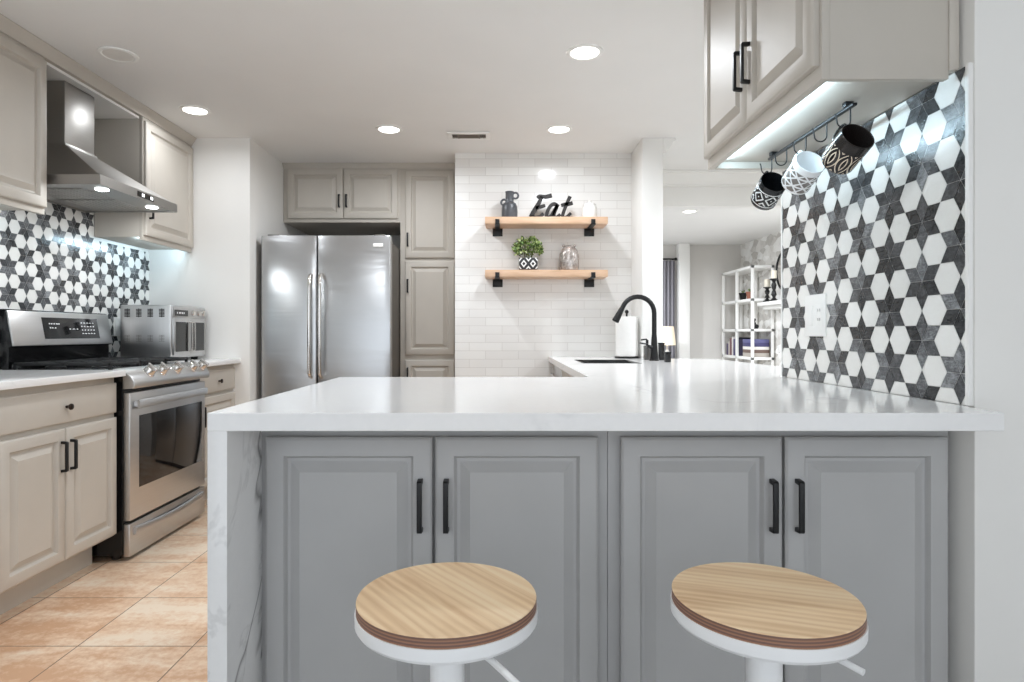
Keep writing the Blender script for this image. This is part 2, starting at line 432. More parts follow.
# ------------------------------------------------------------------ star and hexagon backsplashes
def star_tiles(name, label, f, u0, u1, regions, s, pu, pv, seed, kv=1.0):
    """f(u,v,w): wall frame. (pu,pv): a point where two star tips and two hexagons meet."""
    rnd = random.Random(seed); mb = MB(); bm = mb.bm
    lay = bm.faces.layers.float.new('shade')
    r3 = sqrt(3)*s*kv; inset = .0007
    v0 = min(r[2] for r in regions); v1 = max(r[3] for r in regions)
    def shape(pts, mi, shade):
        cx = sum(p[0] for p in pts)/len(pts); cy = sum(p[1] for p in pts)/len(pts)
        k = 1-inset/(s*.5) if mi == 0 else 1-inset/(s*.85)
        q = [(cx+(x-cx)*k, cy+(y-cy)*k) for x, y in pts]
        for (a0, a1, b0, b1) in regions:
            p = clip(q, a0, a1, b0, b1)
            if len(p) >= 3:
                fc = mb.poly([f(x, y, .0012) for x, y in p], mi)
                if fc: fc[lay] = shade
    def clip(p, a0, a1, b0, b1):
        for ax, lim, sg in ((0, a0, 1), (0, a1, -1), (1, b0, 1), (1, b1, -1)):
            out = []
            for i in range(len(p)):
                A, B = p[i-1], p[i]; da, db = sg*(A[ax]-lim), sg*(B[ax]-lim)
                if (da >= 0) != (db >= 0):
                    t = da/(da-db); out.append((A[0]+(B[0]-A[0])*t, A[1]+(B[1]-A[1])*t))
                if db >= 0: out.append(B)
            p = out
            if not p: break
        return p
    ni = int((u1-u0)/(3*s))+4; nj = int((v1-v0)/(2*r3))+4
    iu = int((u0-pu)/(3*s))-2
    for i in range(iu, iu+ni+3):
        cu = pu+3*s*i
        jb = int((v0-pv)/(2*r3))-2
        for j in range(jb, jb+nj+3):
            cv = pv+r3+2*r3*j+(r3 if i % 2 else 0)
            for k in range(6):                      # six rhombi of the star, tips up and down
                a = pi/2+k*pi/3
                tip = (cu+sqrt(3)*s*cos(a), cv+r3*sin(a))
                e1 = (cu+s*cos(a-pi/6), cv+kv*s*sin(a-pi/6)); e2 = (cu+s*cos(a+pi/6), cv+kv*s*sin(a+pi/6))
                shape([(cu, cv), e1, tip, e2], 0, rnd.random())
            for hx in (2*s, -2*s):                  # the two hexagons of the cell
                if hx < 0: continue
            for hu, hv in ((cu+s, cv+r3), (cu-s, cv+r3)):
                shape([(hu+s*cos(k*pi/3), hv+kv*s*sin(k*pi/3)) for k in range(6)], 1, rnd.random())
    for (a0, a1, b0, b1) in regions:
        r = [[f(a0, b0, w), f(a1, b0, w), f(a1, b1, w), f(a0, b1, w)] for w in (-.009, 0)]
        mb.grid(r, True, True, True, 2)
    bmesh.ops.recalc_face_normals(bm, faces=bm.faces)
    c = Vector(f(0, 0, 1))-Vector(f(0, 0, 0))
    for fc in bm.faces:
        if fc.material_index < 2 and fc.normal.dot(c) < 0: fc.normal_flip()
    me = bpy.data.meshes.new(name); bm.to_mesh(me); bm.free()
    for m in ('tiledark', 'tilewhite', 'grout'): me.materials.append(M[m])
    o = bpy.data.objects.new(name, me); COL.objects.link(o)
    tag(o, label, 'backsplash'); return o
# right wall: frame u = -Y (faces -X)
star_tiles('tile_backsplash', 'grey star and white hexagon tile backsplash above the peninsula under the mugs',
           face_nx(1.1245, 0, 0), -2.5315, -1.5295, [(-2.5315, -1.5295, CT+.001, 1.748)], .0475, -1.689, 1.001, 3, .962)
# left wall: u = +Y (faces +X)
star_tiles('tile_backsplash', 'blue-grey star and white hexagon tile backsplash behind the stove and range hood',
           face_px(WL+.0095, 0, 0), 1.2, 4.328, [(1.2, 2.941, CT+.001, 1.652), (2.941, 3.741, CT+.001, 1.83), (3.741, 4.328, CT+.001, 1.652)], .0393, 3.094, 1.629, 5)

# ------------------------------------------------------------------ worktops
xs = [-.651, .342, .47, .80, .955, 1.104, 1.119, 1.45]
ys = [1.386, 1.513, 2.52, 2.545, 3.66, 4.10, 4.328, 4.698]
def filled(i, j):
    x = (xs[i]+xs[i+1])/2; y = (ys[j]+ys[j+1])/2
    if y < 1.513: return x < 1.104
    if y < 2.52: return x < 1.119
    if y < 2.545: return .342 < x < 1.119
    if x < .342: return False
    if .47 < x < .80 and 3.66 < y < 4.10: return False
    if y > 4.328: return x < .955
    return True
t = thing('peninsula_worktop', (0.2, 2.0, CT-.04), 'white quartz worktop of the peninsula with a waterfall side, running back to the sink', 'countertop')
cell_slab(xs, ys, filled, CT-.04, CT).build('worktop', 'quartz', t, .0012, 1)
mb = MB(); mb.box(-.651, -.607, 1.386, 2.52, 0.0, CT-.0395); mb.build('waterfall_panel', 'quartzvein', t, .002)

t = thing('stove_side_worktop', (-2.1, 2.6, CT-.03), 'white quartz worktop left of the stove with nothing on it', 'countertop')
mb = MB(); mb.box(-2.428, -1.80, 1.3, 3.008, CT-.03, CT); mb.build('worktop', 'quartz', t, .003)
t = thing('stove_side_worktop', (-2.1, 4.05, CT-.03), 'short white quartz worktop right of the stove, under the toaster oven', 'countertop')
mb = MB(); mb.box(-2.428, -1.80, 3.806, 4.328, CT-.03, CT); mb.build('worktop', 'quartz', t, .003)

# ------------------------------------------------------------------ peninsula cabinets (doors face the stools)
YD = 1.575
def peninsula_cabinet(x0, x1, doors, label):
    t = thing('base_cabinet', ((x0+x1)/2, 2.0, 0), label, 'cabinet', 'doors under the peninsula')
    mb = MB(); mb.box(x0, x1, YD+.010, 2.40, .10, CT-.0405); mb.build('body', 'peninsulagrey', t, .001)
    mb = MB(); mb.box(x0+.002, x1-.002, YD+.06, 2.38, .0, .10); mb.build('toe_kick', 'peninsulagrey', t)
    for k, (a, b) in enumerate(doors):
        f = face_cam(a, YD, .125)
        d = panel_door(f, b-a, .842-.125, t=.02).build('door', 'peninsulagrey', t)
        u = (b-a)-.028 if k == 0 else .028
        bar_pull(f, u, .741-.125-.131, .741-.125, .030, .0125).build('handle', 'blackmetal', d, .0012)
    return t
peninsula_cabinet(-.6065, .2625, [(-.5885, -.1755), (-.1675, .2360)], 'grey two-door cabinet under the peninsula, behind the left bar stool')
peninsula_cabinet(.2635, 1.1195, [(.2925, .6915), (.6985, 1.1030)], 'grey two-door cabinet under the peninsula, behind the right bar stool')

# ------------------------------------------------------------------ sink run behind the peninsula (faces the stove)
t = thing('sink_cabinet', (.7, 3.3, 0), 'grey cabinet carrying the kitchen sink, mostly hidden behind the peninsula', 'cabinet')
mb = MB(); mb.box(.375, .44, 2.53, 4.03, .10, CT-.0405); mb.box(.44, .94, 2.53, 4.03, .1, .12); mb.box(.90, .94, 2.53, 4.03, .12, CT-.0405); mb.box(.44, .90, 4.19, 4.03, .12, CT-.0405) if False else None
mb.build('body', 'paint', t, .001)
for a in (3.27, 4.02):
    f = face_nx(.375, a, .14)
    d = panel_door(f, .73, .68).build('door', 'paint', t)
    bar_pull(f, .05, .52, .65).build('handle', 'blackmetal', d, .001)
t = thing('dishwasher', (.65, 4.35, 0), 'stainless dishwasher under the worktop beside the white tiled wall', 'dishwasher')
mb = MB(); mb.box(.40, .94, 4.20, 4.66, .02, CT-.042); mb.build('body', 'dark', t)
mb = MB(); mb.box(.372, .40, 4.06, 4.66, .10, CT-.055); mb.build('door', 'steel_y', t, .003)
mb = MB(); mb.tube([(.371, 4.10, .80), (.345, 4.11, .80), (.345, 4.61, .80), (.371, 4.62, .80)], .008); mb.build('handle', 'chrome', t)

t = thing('sink', (.645, 3.9, CT-.2), 'black undermount sink set into the white worktop by the faucet', 'sink')
mb = MB()
rows = []
for ins, z in ((-.007, CT+.0004), (-.006, CT+.0022), (.001, CT+.0022), (.003, CT-.004), (.004, CT-.06), (.012, CT-.19), (.05, CT-.205)):
    rows.append([(.47+ins, 3.66+ins, z), (.80-ins, 3.66+ins, z), (.80-ins, 4.10-ins, z), (.47+ins, 4.10-ins, z)])
mb.grid(rows, True, False, True)
mb.build('basin', 'blackenamel', t, .004)
mb = MB(); mb.lathe([(.03, 0), (.034, .003), (.02, .004), (.001, .002)], (.645, 3.9, CT-.205), 20); mb.build('drain', 'chrome', t)

# ------------------------------------------------------------------ stove
X0, X1, Y0, Y1 = -2.405, -1.825, 3.022, 3.792
t = thing('stove', (-2.1, 3.4, 0), 'stainless gas stove with five knobs and a black oven window', 'stove')
mb = MB(); mb.box(X0, X1, Y0, Y1, .03, .905)
for x in (X0+.05, X1-.06):
    for y in (Y0+.05, Y1-.05): mb.cyl((x, y, 0), (x, y, .04), .02)
mb.build('body', 'blackenamel', t)
mb = MB(); mb.box(X0, X1-.045, Y0-.004, Y1+.004, .905, .924); mb.build('cooktop', 'blackenamel', t, .004)
# rounded control front
prof = [(-1.872, .906), (-1.872, .927), (-1.858, .930), (-1.815, .916), (-1.785, .893), (-1.768, .866), (-1.765, .845), (-1.772, .832), (-1.824, .830), (-1.824, .906)]
mb = MB(); mb.prism(prof, lambda a, b: (a, Y0-.002, b), lambda a, b: (a, Y1+.002, b)); mb.build('control_panel', 'steel_y', t, .003, 3, True, 50)
nrm = Vector((.62, 0, .78)).normalized()
for y in (3.19, 3.306, 3.454, 3.629, 3.742):
    c = Vector((-1.797, y, .897)); u = Vector((0, 1, 0)); v = nrm.cross(u)
    g = lambda x, yy, z, c=c, u=u, v=v: tuple(c+u*x+v*yy+nrm*z)
    mb = MB(); mb.lathe([(.031, -.006), (.031, .004), (.028, .006), (.026, .030), (.023, .034), (.001, .0345)], n=24, f=g)
    k = mb.build('knob', 'chrome', t)
    mb = MB(); mb.box(-.007, .007, -.027, .027, .030, .046, f=g); mb.build('grip', 'chrome', k, .002)
# oven door
f = face_px(X1, Y0+.004, .195); dw = Y1-Y0-.008
mb = MB(); mb.box(Y0+.004, Y1-.004, .195, .812, 0, .034, f=lambda a, b, c: (X1+c, a, b))
d = mb.build('oven_door', 'steel_y', t, .004)
mb = MB(); mb.box(.075, dw-.045, .147, .500, .0335, .036, f=f); mb.build('window', 'blackglass', d, .001)
mb = MB()
pts = [(.03+(dw-.06)*k/16, .560+.004*sin(pi*k/16), .058+.016*sin(pi*k/16)) for k in range(17)]
mb.grid([[f(a, b-.021, c-.006), f(a, b-.018, c+.005), f(a, b+.014, c+.007), f(a, b+.021, c-.001), f(a, b+.012, c-.008)] for a, b, c in pts], True, True, True)
for a in (.05, dw-.05): mb.box(a-.015, a+.015, .548, .572, .033, .062, f=f)
mb.build('handle', 'steel_y', d, 0, 2, True, 60)
f = face_px(X1, Y0+.004, .022)
mb = MB(); mb.box(0, dw, 0, .158, 0, .032, f=f)
d = mb.build('drawer', 'steel_y', t, .004)
mb = MB()
pts = [(.03+(dw-.08)*k/16, .108-.012*sin(pi*k/16)+.012, .044+.012*sin(pi*k/16)) for k in range(17)]
mb.grid([[f(a, b-.022, c-.014), f(a, b-.018, c+.001), f(a, b+.012, c+.004), f(a, b+.019, c-.003), f(a, b+.016, c-.014)] for a, b, c in pts], True, True, True)
mb.build('handle', 'steel_y', d, 0, 2, True, 60)
# backguard
mb = MB()
bp = [(-2.425, .924), (-2.372, .924), (-2.372, 1.03), (-2.352, 1.034), (-2.385, 1.212), (-2.395, 1.216), (-2.425, 1.216)]
mb.prism(bp, lambda a, b: (a, Y0, b), lambda a, b: (a, Y1, b)); bg = mb.build('backguard', 'blackenamel', t, .002)
n2 = Vector((.178, 0, .033)).normalized(); up2 = Vector((-.033, 0, .178)).normalized()
g = lambda u, v, w: tuple(Vector((-2.352, Y0, 1.034))+Vector((0, 1, 0))*u+up2*v+n2*w)
mb = MB(); mb.box(0, Y1-Y0, .002, .178, -.004, .006, f=g); fp = mb.build('front_plate', 'steel_y', bg, .003)
mb = MB(); mb.box(.215, .655, .035, .148, .0055, .0075, f=g); mb.build('display', 'blackglass', bg)
M['mark'] = emit('lit display marks', (.75, .8, .85), .12)
for r, (vv, us) in enumerate(((.112, (.26, .275, .295, .315, .33)), (.09, (.262, .278, .30)), (.085, (.41, .44, .47)))):
    mb = MB()
    for u in us: mb.box(u, u+.008, vv, vv+.006, .0074, .0078, f=g)
    mb.box(us[0], us[-1]+.008, vv+.002, vv+.003, .0073, .0075, f=g); mb.build('display_marks', M['mark'], bg)
for vv in (.06, .08, .10, .12):
    mb = MB(); mb.box(.51, .62, vv+.002, vv+.003, .0073, .0075, f=g)
    for u in (.51, .535, .56, .585, .61): mb.box(u, u+.006, vv, vv+.006, .0074, .0078, f=g)
    mb.build('display_marks', M['mark'], bg)
# grates and burners
for k, (ya, yb) in enumerate(((Y0+.012, Y0+.262), (Y0+.268, Y0+.502), (Y0+.508, Y1-.012))):
    mb = MB(); xa, xb = X0+.045, X1-.065; zt = .956
    for x in (xa, (xa+xb)/2, xb-.012): mb.box(x, x+.012, ya, yb, zt-.014, zt)
    for y in (ya, (ya+yb)/2-.006, yb-.012): mb.box(xa, xb, y, y+.012, zt-.0135, zt+.0005)
    for x in (xa+.11, xb-.12): mb.box(x, x+.009, ya, yb, zt-.012, zt+.002)
    for x in (xa, xb-.014):
        for y in (ya, yb-.014): mb.box(x, x+.014, y, y+.014, .9235, zt-.005)
    mb.build('grate', 'castiron', t, .002)
for x in (X0+.16, X1-.19):
    for y in (Y0+.14, Y0+.385, Y1-.14):
        mb = MB(); mb.lathe([(.045, 0), (.045, .008), (.036, .012), (.036, .02), (.001, .021)], (x, y, .9235), 24); mb.build('burner', 'castiron', t)

# ------------------------------------------------------------------ left base cabinets
XF = -1.855
def base_cabinet(y0, y1, label, two=True):
    t = thing('base_cabinet', (-2.1, (y0+y1)/2, 0), label, 'cabinet')
    mb = MB(); mb.box(-2.425, XF, y0, y1, .135, CT-.0305); mb.build('body', 'paint', t, .001)
    mb = MB(); mb.box(-2.42, -1.96, y0, y1, 0, .135); mb.build('toe_kick', 'paint', t)
    w = y1-y0-.01
    f = face_px(XF, y0+.005, .722)
    d = slab_door(f, w, .141).build('drawer', 'paint', t)
    knob_mb(f, w/2 if two else w*.5, .068).build('knob', 'bronze', d)
    n = 2 if two else 1; dw = (w-.004*(n-1))/n
    for k in range(n):
        f = face_px(XF, y0+.005+k*(dw+.004), .145)
        d = panel_door(f, dw, .555, None if two else None).build('door', 'paint', t)
        u = dw-.026 if (k == 0 and two) else .026
        bar_pull(f, u, .375, .505, .028, .012).build('handle', 'blackmetal', d, .001)
base_cabinet(2.292, 3.004, 'greige base cabinet with one knobbed drawer over two doors, left of the stove')
base_cabinet(1.50, 2.288, 'greige base cabinet left of the stove, cut off by the edge of the photo')
base_cabinet(3.81, 4.326, 'narrow greige base cabinet with a knobbed drawer under the toaster oven', False)

# ------------------------------------------------------------------ left wall cabinets, crown, hood
def wall_cabinet(y0, y1, label, nd, pulls):
    t = thing('wall_cabinet', (-2.28, (y0+y1)/2, 1.655), label, 'cabinet')
    mb = MB(); mb.box(-2.4255, -2.141, y0, y1, 1.672, 2.386); mb.box(-2.1415, -2.140+.001, y0, y1, 1.655, 2.386) if False else None
    mb.build('body', 'paint', t, .001)
    mb = MB(); mb.box(-2.16, -2.1395, y0-.0005, y1+.0005, 1.652, 2.386); mb.build('face_frame', 'paint', t, .001)
    w = (y1-y0-.012-.004*(nd-1))/nd
    for k in range(nd):
        f = face_px(-2.1395, y0+.006+k*(w+.004), 1.682)
        d = panel_door(f, w, .682).build('door', 'paint', t)
        if pulls[k] is not None: bar_pull(f, pulls[k] if pulls[k] > 0 else w+pulls[k], .10, .23, .028, .012).build('handle', 'blackmetal', d, .001)
    return t
wall_cabinet(2.13, 2.940, 'greige wall cabinet left of the range hood, cut off by the edge of the photo', 2, (-.028, .028))
wall_cabinet(3.742, 4.326, 'greige one-door wall cabinet right of the range hood', 1, (.032,))
def cab_crown(d, h): return [(0, 0), (d, 0), (d, -.006), (d*.8, -.012), (d*.55, -h*.5), (d*.2, -h*.8), (d*.15, -h), (0, -h)]
mb = MB(); mb.prism(cab_crown(.034, .054), lambda a, b: (-2.1395+a, 1.9, CEIL-.001+b), lambda a, b: (-2.1395+a, 4.329, CEIL-.001+b))
struct('trim_1', mb, 'paint')
mb = MB(); mb.box(-2.4395, -2.141, 1.9, 4.329, 2.386, CEIL-.0005); struct('trim_2', mb, 'paint')
mb = MB(); mb.box(-2.4395, -2.16, 2.942, 3.74, 2.372, 2.3855); struct('trim_3', mb, 'trimpaint')

t = thing('range_hood', (-2.2, 3.31, 1.80), 'stainless chimney range hood with two lamps over the stove', 'range hood')
HY0, HY1, HX = 2.965, 3.665, -1.895
mb = MB()
c0, c1, cx = 3.17, 3.40, -2.205
rows = [[(-2.425, HY0, 1.846), (HX, HY0, 1.846), (HX, HY1, 1.846), (-2.425, HY1, 1.846)],
        [(-2.425, HY0+.02, 1.862), (HX-.03, HY0+.02, 1.862), (HX-.03, HY1-.02, 1.862), (-2.425, HY1-.02, 1.862)],
        [(-2.425, c0-.01, 2.045), (cx+.01, c0-.01, 2.045), (cx+.01, c1+.01, 2.045), (-2.425, c1+.01, 2.045)],
        [(-2.425, c0-.01, 2.055), (cx+.01, c0-.01, 2.055), (cx+.01, c1+.01, 2.055), (-2.425, c1+.01, 2.055)]]
mb.grid(rows, True, True, True); mb.build('canopy', 'steel_hood', t, .001)
mb = MB(); mb.box(-2.425, cx, c0, c1, 2.05, 2.371); mb.build('chimney', 'steel_hood', t, .002)
mb = MB()
for y0, y1, x0, x1 in ((HY0, HY0+.012, -2.425, HX), (HY1-.012, HY1, -2.425, HX), (HY0+.012, HY1-.012, HX-.012, HX), (HY0+.012, HY1-.012, -2.425, -2.413)):
    mb.box(x0, x1, y0, y1, 1.80, 1.847)
mb.build('rim', 'steel_hood', t)
mb = MB(); mb.box(-2.413, HX-.012, HY0+.012, HY1-.012, 1.806, 1.84); mb.build('underside', 'steel_hood', t)
for k in range(2):
    mb = MB(); y = HY0+.10+k*.262
    mb.box(-2.34, -2.05, y, y+.24, 1.803, 1.807)
    for q in range(9): mb.box(-2.33+.031*q, -2.315+.031*q, y+.01, y+.23, 1.801, 1.8035)
    mb.build('filter', 'steel_hood', t)
M['hoodlamp'] = emit('hood lamp lens', (.92, .97, 1.0), 12)
for y in (HY0+.13, HY1-.13):
    mb = MB(); mb.lathe([(.03, 0), (.03, .004), (.001, .004)], (-1.97, y, 1.8015), 24); l = mb.build('lamp_lens', M['hoodlamp'], t)
    lamp('hood_lamp', t, (-1.97, y, 1.799), 2.2, .05, (.92, .97, 1.0))
mb = MB(); mb.box(HX-.001, HX+.002, 3.265, 3.415, 1.81, 1.838); cp = mb.build('control_panel', 'blackglass', t)
M['button'] = emit('lit button', (.95, .98, 1), 1.6)
for y in (3.315, 3.395): 
    mb = MB(); mb.box(HX+.0015, HX+.003, y-.011, y+.011, 1.816, 1.832); mb.build('button', M['button'], cp)

# ------------------------------------------------------------------ fridge and the cabinets round it
FY = 4.41
t = thing('fridge', (-1.24, 4.8, 0), 'stainless side-by-side fridge standing in the alcove under the short cabinet', 'fridge')
mb = MB(); mb.box(-1.695, -.818, FY+.075, 5.2, .02, 1.765); mb.build('body', 'darkside', t, .004)
for k, (a, b) in enumerate(((-1.699, -1.3085), (-1.3025, -.788))):
    mb = MB(); n = 14; rows = []
    w = b-a
    prof = [(a+.006+ (w-.012)*i/n, FY+.012-.012*sin(pi*i/n)**.6) for i in range(n+1)]
    loop = [(a, FY+.07)]+[(a, FY+.02)]+prof+[(b, FY+.02), (b, FY+.07)]
    mb.prism(loop, lambda x, y: (x, y, .06), lambda x, y: (x, y, 1.783))
    d = mb.build('door', 'steel_x', t, .002, 2, True, 50)
    hx = b-.034 if k == 0 else a+.032
    mb = MB(); z0, z1 = .79, 1.51
    pts = [(hx, FY+.004, z0), (hx, FY-.03, z0+.01)]+[(hx, FY-.047-.008*sin(pi*i/12), z0+.03+(z1-z0-.06)*i/12) for i in range(13)]+[(hx, FY-.03, z1-.01), (hx, FY+.004, z1)]
    mb.tube(pts, .0125, 12); mb.build('handle', 'chrome', d)
    if k == 1:
        mb = MB(); mb.box(-.91, -.84, FY-.0015, FY+.02, 1.703, 1.728); mb.build('badge', 'plastic', d, .001)
mb = MB(); mb.box(-1.69, -.80, FY+.06, 4.6, .0, .06); mb.build('base_grille', 'dark', t)
for x in (-1.62, -.87):
    mb = MB(); mb.box(x-.04, x+.04, FY+.03, FY+.12, 1.7635, 1.795); mb.build('hinge_cover', 'darkside', t, .004)

YC = 4.985
t = thing('wall_cabinet', (-1.27, 5.3, 1.975), 'short greige two-door cabinet above the fridge', 'cabinet')
mb = MB(); mb.box(-1.737, -.8125, YC, 5.645, 1.975, 2.425); mb.build('body', 'paint', t, .001)
for k, (a, b) in enumerate(((-1.703, -1.2635), (-1.2585, -.829))):
    f = face_cam(a, YC, 2.003)
    d = panel_door(f, b-a, .394).build('door', 'paint', t)
    bar_pull(f, (b-a)-.026 if k == 0 else .026, .085, .19, .028, .012).build('handle', 'blackmetal', d, .001)
t = thing('pantry_cabinet', (-.6, 5.3, 0), 'tall greige pantry cabinet between the fridge and the white tiled wall', 'cabinet')
mb = MB(); mb.box(-.812, -.3595, YC, 5.645, .08, 2.425); mb.build('body', 'paint', t, .001)
mb = MB(); mb.box(-.81, -.3605, YC+.06, 5.6, 0, .08); mb.build('toe_kick', 'paint', t)
for z0, z1, pz in ((1.691, 2.385, .09), (.927, 1.668, .49), (.10, .887, .62)):
    f = face_cam(-.7725, YC, z0)
    d = panel_door(f, .388, z1-z0).build('door', 'paint', t)
    bar_pull(f, .022, pz, pz+.11, .028, .012).build('handle', 'blackmetal', d, .001)
mb = MB(); mb.prism(cab_crown(.03, .04), lambda a, b: (-1.737, YC-.0005-a, CEIL-.001+b), lambda a, b: (-.3595, YC-.0005-a, CEIL-.001+b)); struct('trim_4', mb, 'paint')
mb = MB(); mb.box(-1.737, -.3595, YC, 5.64, 2.4255, CEIL-.0005); struct('trim_5', mb, 'paint')

# ------------------------------------------------------------------ upper cabinet on the right and its rail of mugs
t = thing('wall_cabinet', (.96, 2.02, 1.735), 'greige two-door wall cabinet hanging over the mugs and the peninsula', 'cabinet')
CX = .787
mb = MB(); mb.box(CX+.02, 1.1235, 1.573, 2.418, 1.752, CEIL-.002); mb.box(CX+.0205, 1.1, 1.555, 1.5735, 1.727, CEIL-.002); mb.build('body', 'paint', t, .0008)
mb = MB(); mb.box(CX, CX+.0205, 1.555, 2.421, 1.727, CEIL-.002); mb.build('face_frame', 'paint', t, .001)
mb = MB(); mb.box(1.099, 1.1235, 1.551, 1.572, 1.748, CEIL-.002); mb.build('filler', 'paint', t, .001)
mb = MB(); mb.box(CX+.0205, 1.1235, 2.40, 2.4185, 1.727, 1.7525); mb.build('end_rail', 'paint', t, .001)
for k, (a, b) in enumerate(((2.414, 1.994), (1.990, 1.566))):
    f = face_nx(CX, a, 1.765)
    d = panel_door(f, a-b, .658).build('door', 'paint', t)
    bar_pull(f, (a-b)-.03 if k == 0 else .03, .11, .24, .03, .012).build('handle', 'blackmetal', d, .001)
M['led'] = emit('led diffuser', LED_COL, 9)
def led_strip(x, y0, y1, z, h, label, watts, sg):
    """bar screwed to the back of the front rail, shining across the underside towards the wall"""
    t = thing('led_strip', (x, (y0+y1)/2, z), label, 'light')
    e = .004*sg
    mb = MB(); mb.box(min(x, x+e), max(x, x+e), y0, y1, z, z+h); mb.build('housing', 'plastic', t)
    mb = MB(); mb.box(min(x+e, x+2*e), max(x+e, x+2*e), y0+.004, y1-.004, z+.002, z+h-.001); mb.build('diffuser', M['led'], t)
    lamp('led_lamp', t, (x+2.6*e, (y0+y1)/2, z+h*.5), watts, h, LED_COL, y1-y0, (0, radians(-90)*sg, 0))
led_strip(CX+.0212, 1.60, 2.36, 1.736, .014, 'bluish white led strip behind the front rail of the cabinet with the mugs', 1.9, 1)
led_strip(-2.1605, 3.76, 4.28, 1.656, .014, 'bluish white led strip under the wall cabinet right of the range hood', 1.1, -1)
led_strip(-2.1605, 2.2, 2.86, 1.656, .014, 'bluish white led strip under the wall cabinet left of the range hood', 1.4, -1)

RX, RZ = .975, 1.735
t = thing('mug_rack', (RX, 2.03, RZ), 'black metal hook rail under the wall cabinet with mugs hanging from it', 'rack')
mb = MB(); mb.box(RX-.007, RX+.007, 1.745, 2.305, RZ-.004, RZ+.004); mb.build('rail', 'blackmetal', t, .0015)
for y in (1.78, 2.27):
    mb = MB(); mb.box(RX-.012, RX+.012, y-.01, y+.01, RZ+.003, 1.7515); mb.build('mount', 'blackmetal', t, .001)
hooks = [1.768, 1.897, 2.027, 2.165, 2.285]
for y in hooks:
    r = .019
    pts = [(RX, y, RZ), (RX, y, RZ-.04)]+[(RX-r+r*cos(a), y, RZ-.04-r*sin(a)) for a in [pi*k/10 for k in range(1, 11)]]+[(RX-2*r-.002, y, RZ-.026), (RX-2*r-.005, y, RZ-.02)]
    mb = MB(); mb.tube(pts, .0021, 8); mb.build('hook', 'blackmetal', t)

def mug_mat(kind):
    T = NT('mug glaze '+kind); o = T.obj(); s = T.sep(o)
    a = T.math('MULTIPLY', T.math('ARCTAN2', s[1], s[0]), 1/(2*pi))
    r = T.math('SQRT', T.math('ADD', T.math('MULTIPLY', s[0], s[0]), T.math('MULTIPLY', s[1], s[1])))
    z = s[2]
    tri = lambda x: T.math('MULTIPLY', T.math('ABSOLUTE', T.math('SUBTRACT', T.math('FRACT', x), .5)), 2)
    lt = lambda x, c: T.math('LESS_THAN', x, c)
    gt = lambda x, c: T.math('GREATER_THAN', x, c)
    mul = lambda *q: __import__('functools').reduce(lambda x, y: T.math('MULTIPLY', x, y), q)
    mx = lambda x, y: T.math('MAXIMUM', x, y)
    outer = gt(r, .0435)
    if kind == 'leaf':       # brown-black glaze, pale outlined leaf shapes
        u = T.math('MULTIPLY', a, 8); p = tri(u); q = T.math('ABSOLUTE', T.math('SUBTRACT', T.math('MULTIPLY', z, 1/.032), 1.25))
        e = T.math('ADD', p, T.math('MULTIPLY', T.math('MULTIPLY', q, q), .75))
        band = lt(T.math('ABSOLUTE', T.math('SUBTRACT', T.math('FRACT', T.math('MULTIPLY', e, 1.55)), .5)), .13)
        f = mul(band, lt(q, 1.02), outer, gt(z, .004))
        return T.set(T.mix(f, rgb(30, 25, 23), rgb(214, 198, 178)), .18)
    if kind == 'lattice':    # white glaze, grey triangle lattice
        u = T.math('MULTIPLY', a, 8); v = T.math('MULTIPLY', z, 1/.034)
        d1 = tri(T.math('ADD', u, v)); d2 = tri(T.math('SUBTRACT', u, v)); d3 = tri(T.math('MULTIPLY', v, 1.0))
        l = mx(mx(gt(d1, .8), gt(d2, .8)), gt(d3, .82))
        l2 = T.math('SUBTRACT', 1, l)
        f = mul(l2, outer, lt(z, .084), gt(z, .012))
        return T.set(T.mix(f, rgb(238, 239, 240), rgb(122, 116, 112)), .2)
    u = T.math('MULTIPLY', a, 6); v = T.math('MULTIPLY', z, 1/.054)
    dd = T.math('ADD', tri(u), tri(v))
    l = lt(T.math('ABSOLUTE', T.math('SUBTRACT', T.math('FRACT', T.math('MULTIPLY', dd, 1.25)), .5)), .17)
    f = mul(l, outer, lt(z, .076), gt(z, .026))
    rim = mul(T.math('ADD', mul(gt(z, .079), lt(z, .083)), mul(gt(z, .018), lt(z, .022))), outer)
    return T.set(T.mix(mx(f, rim), rgb(20, 20, 21), rgb(222, 221, 219)), .2)
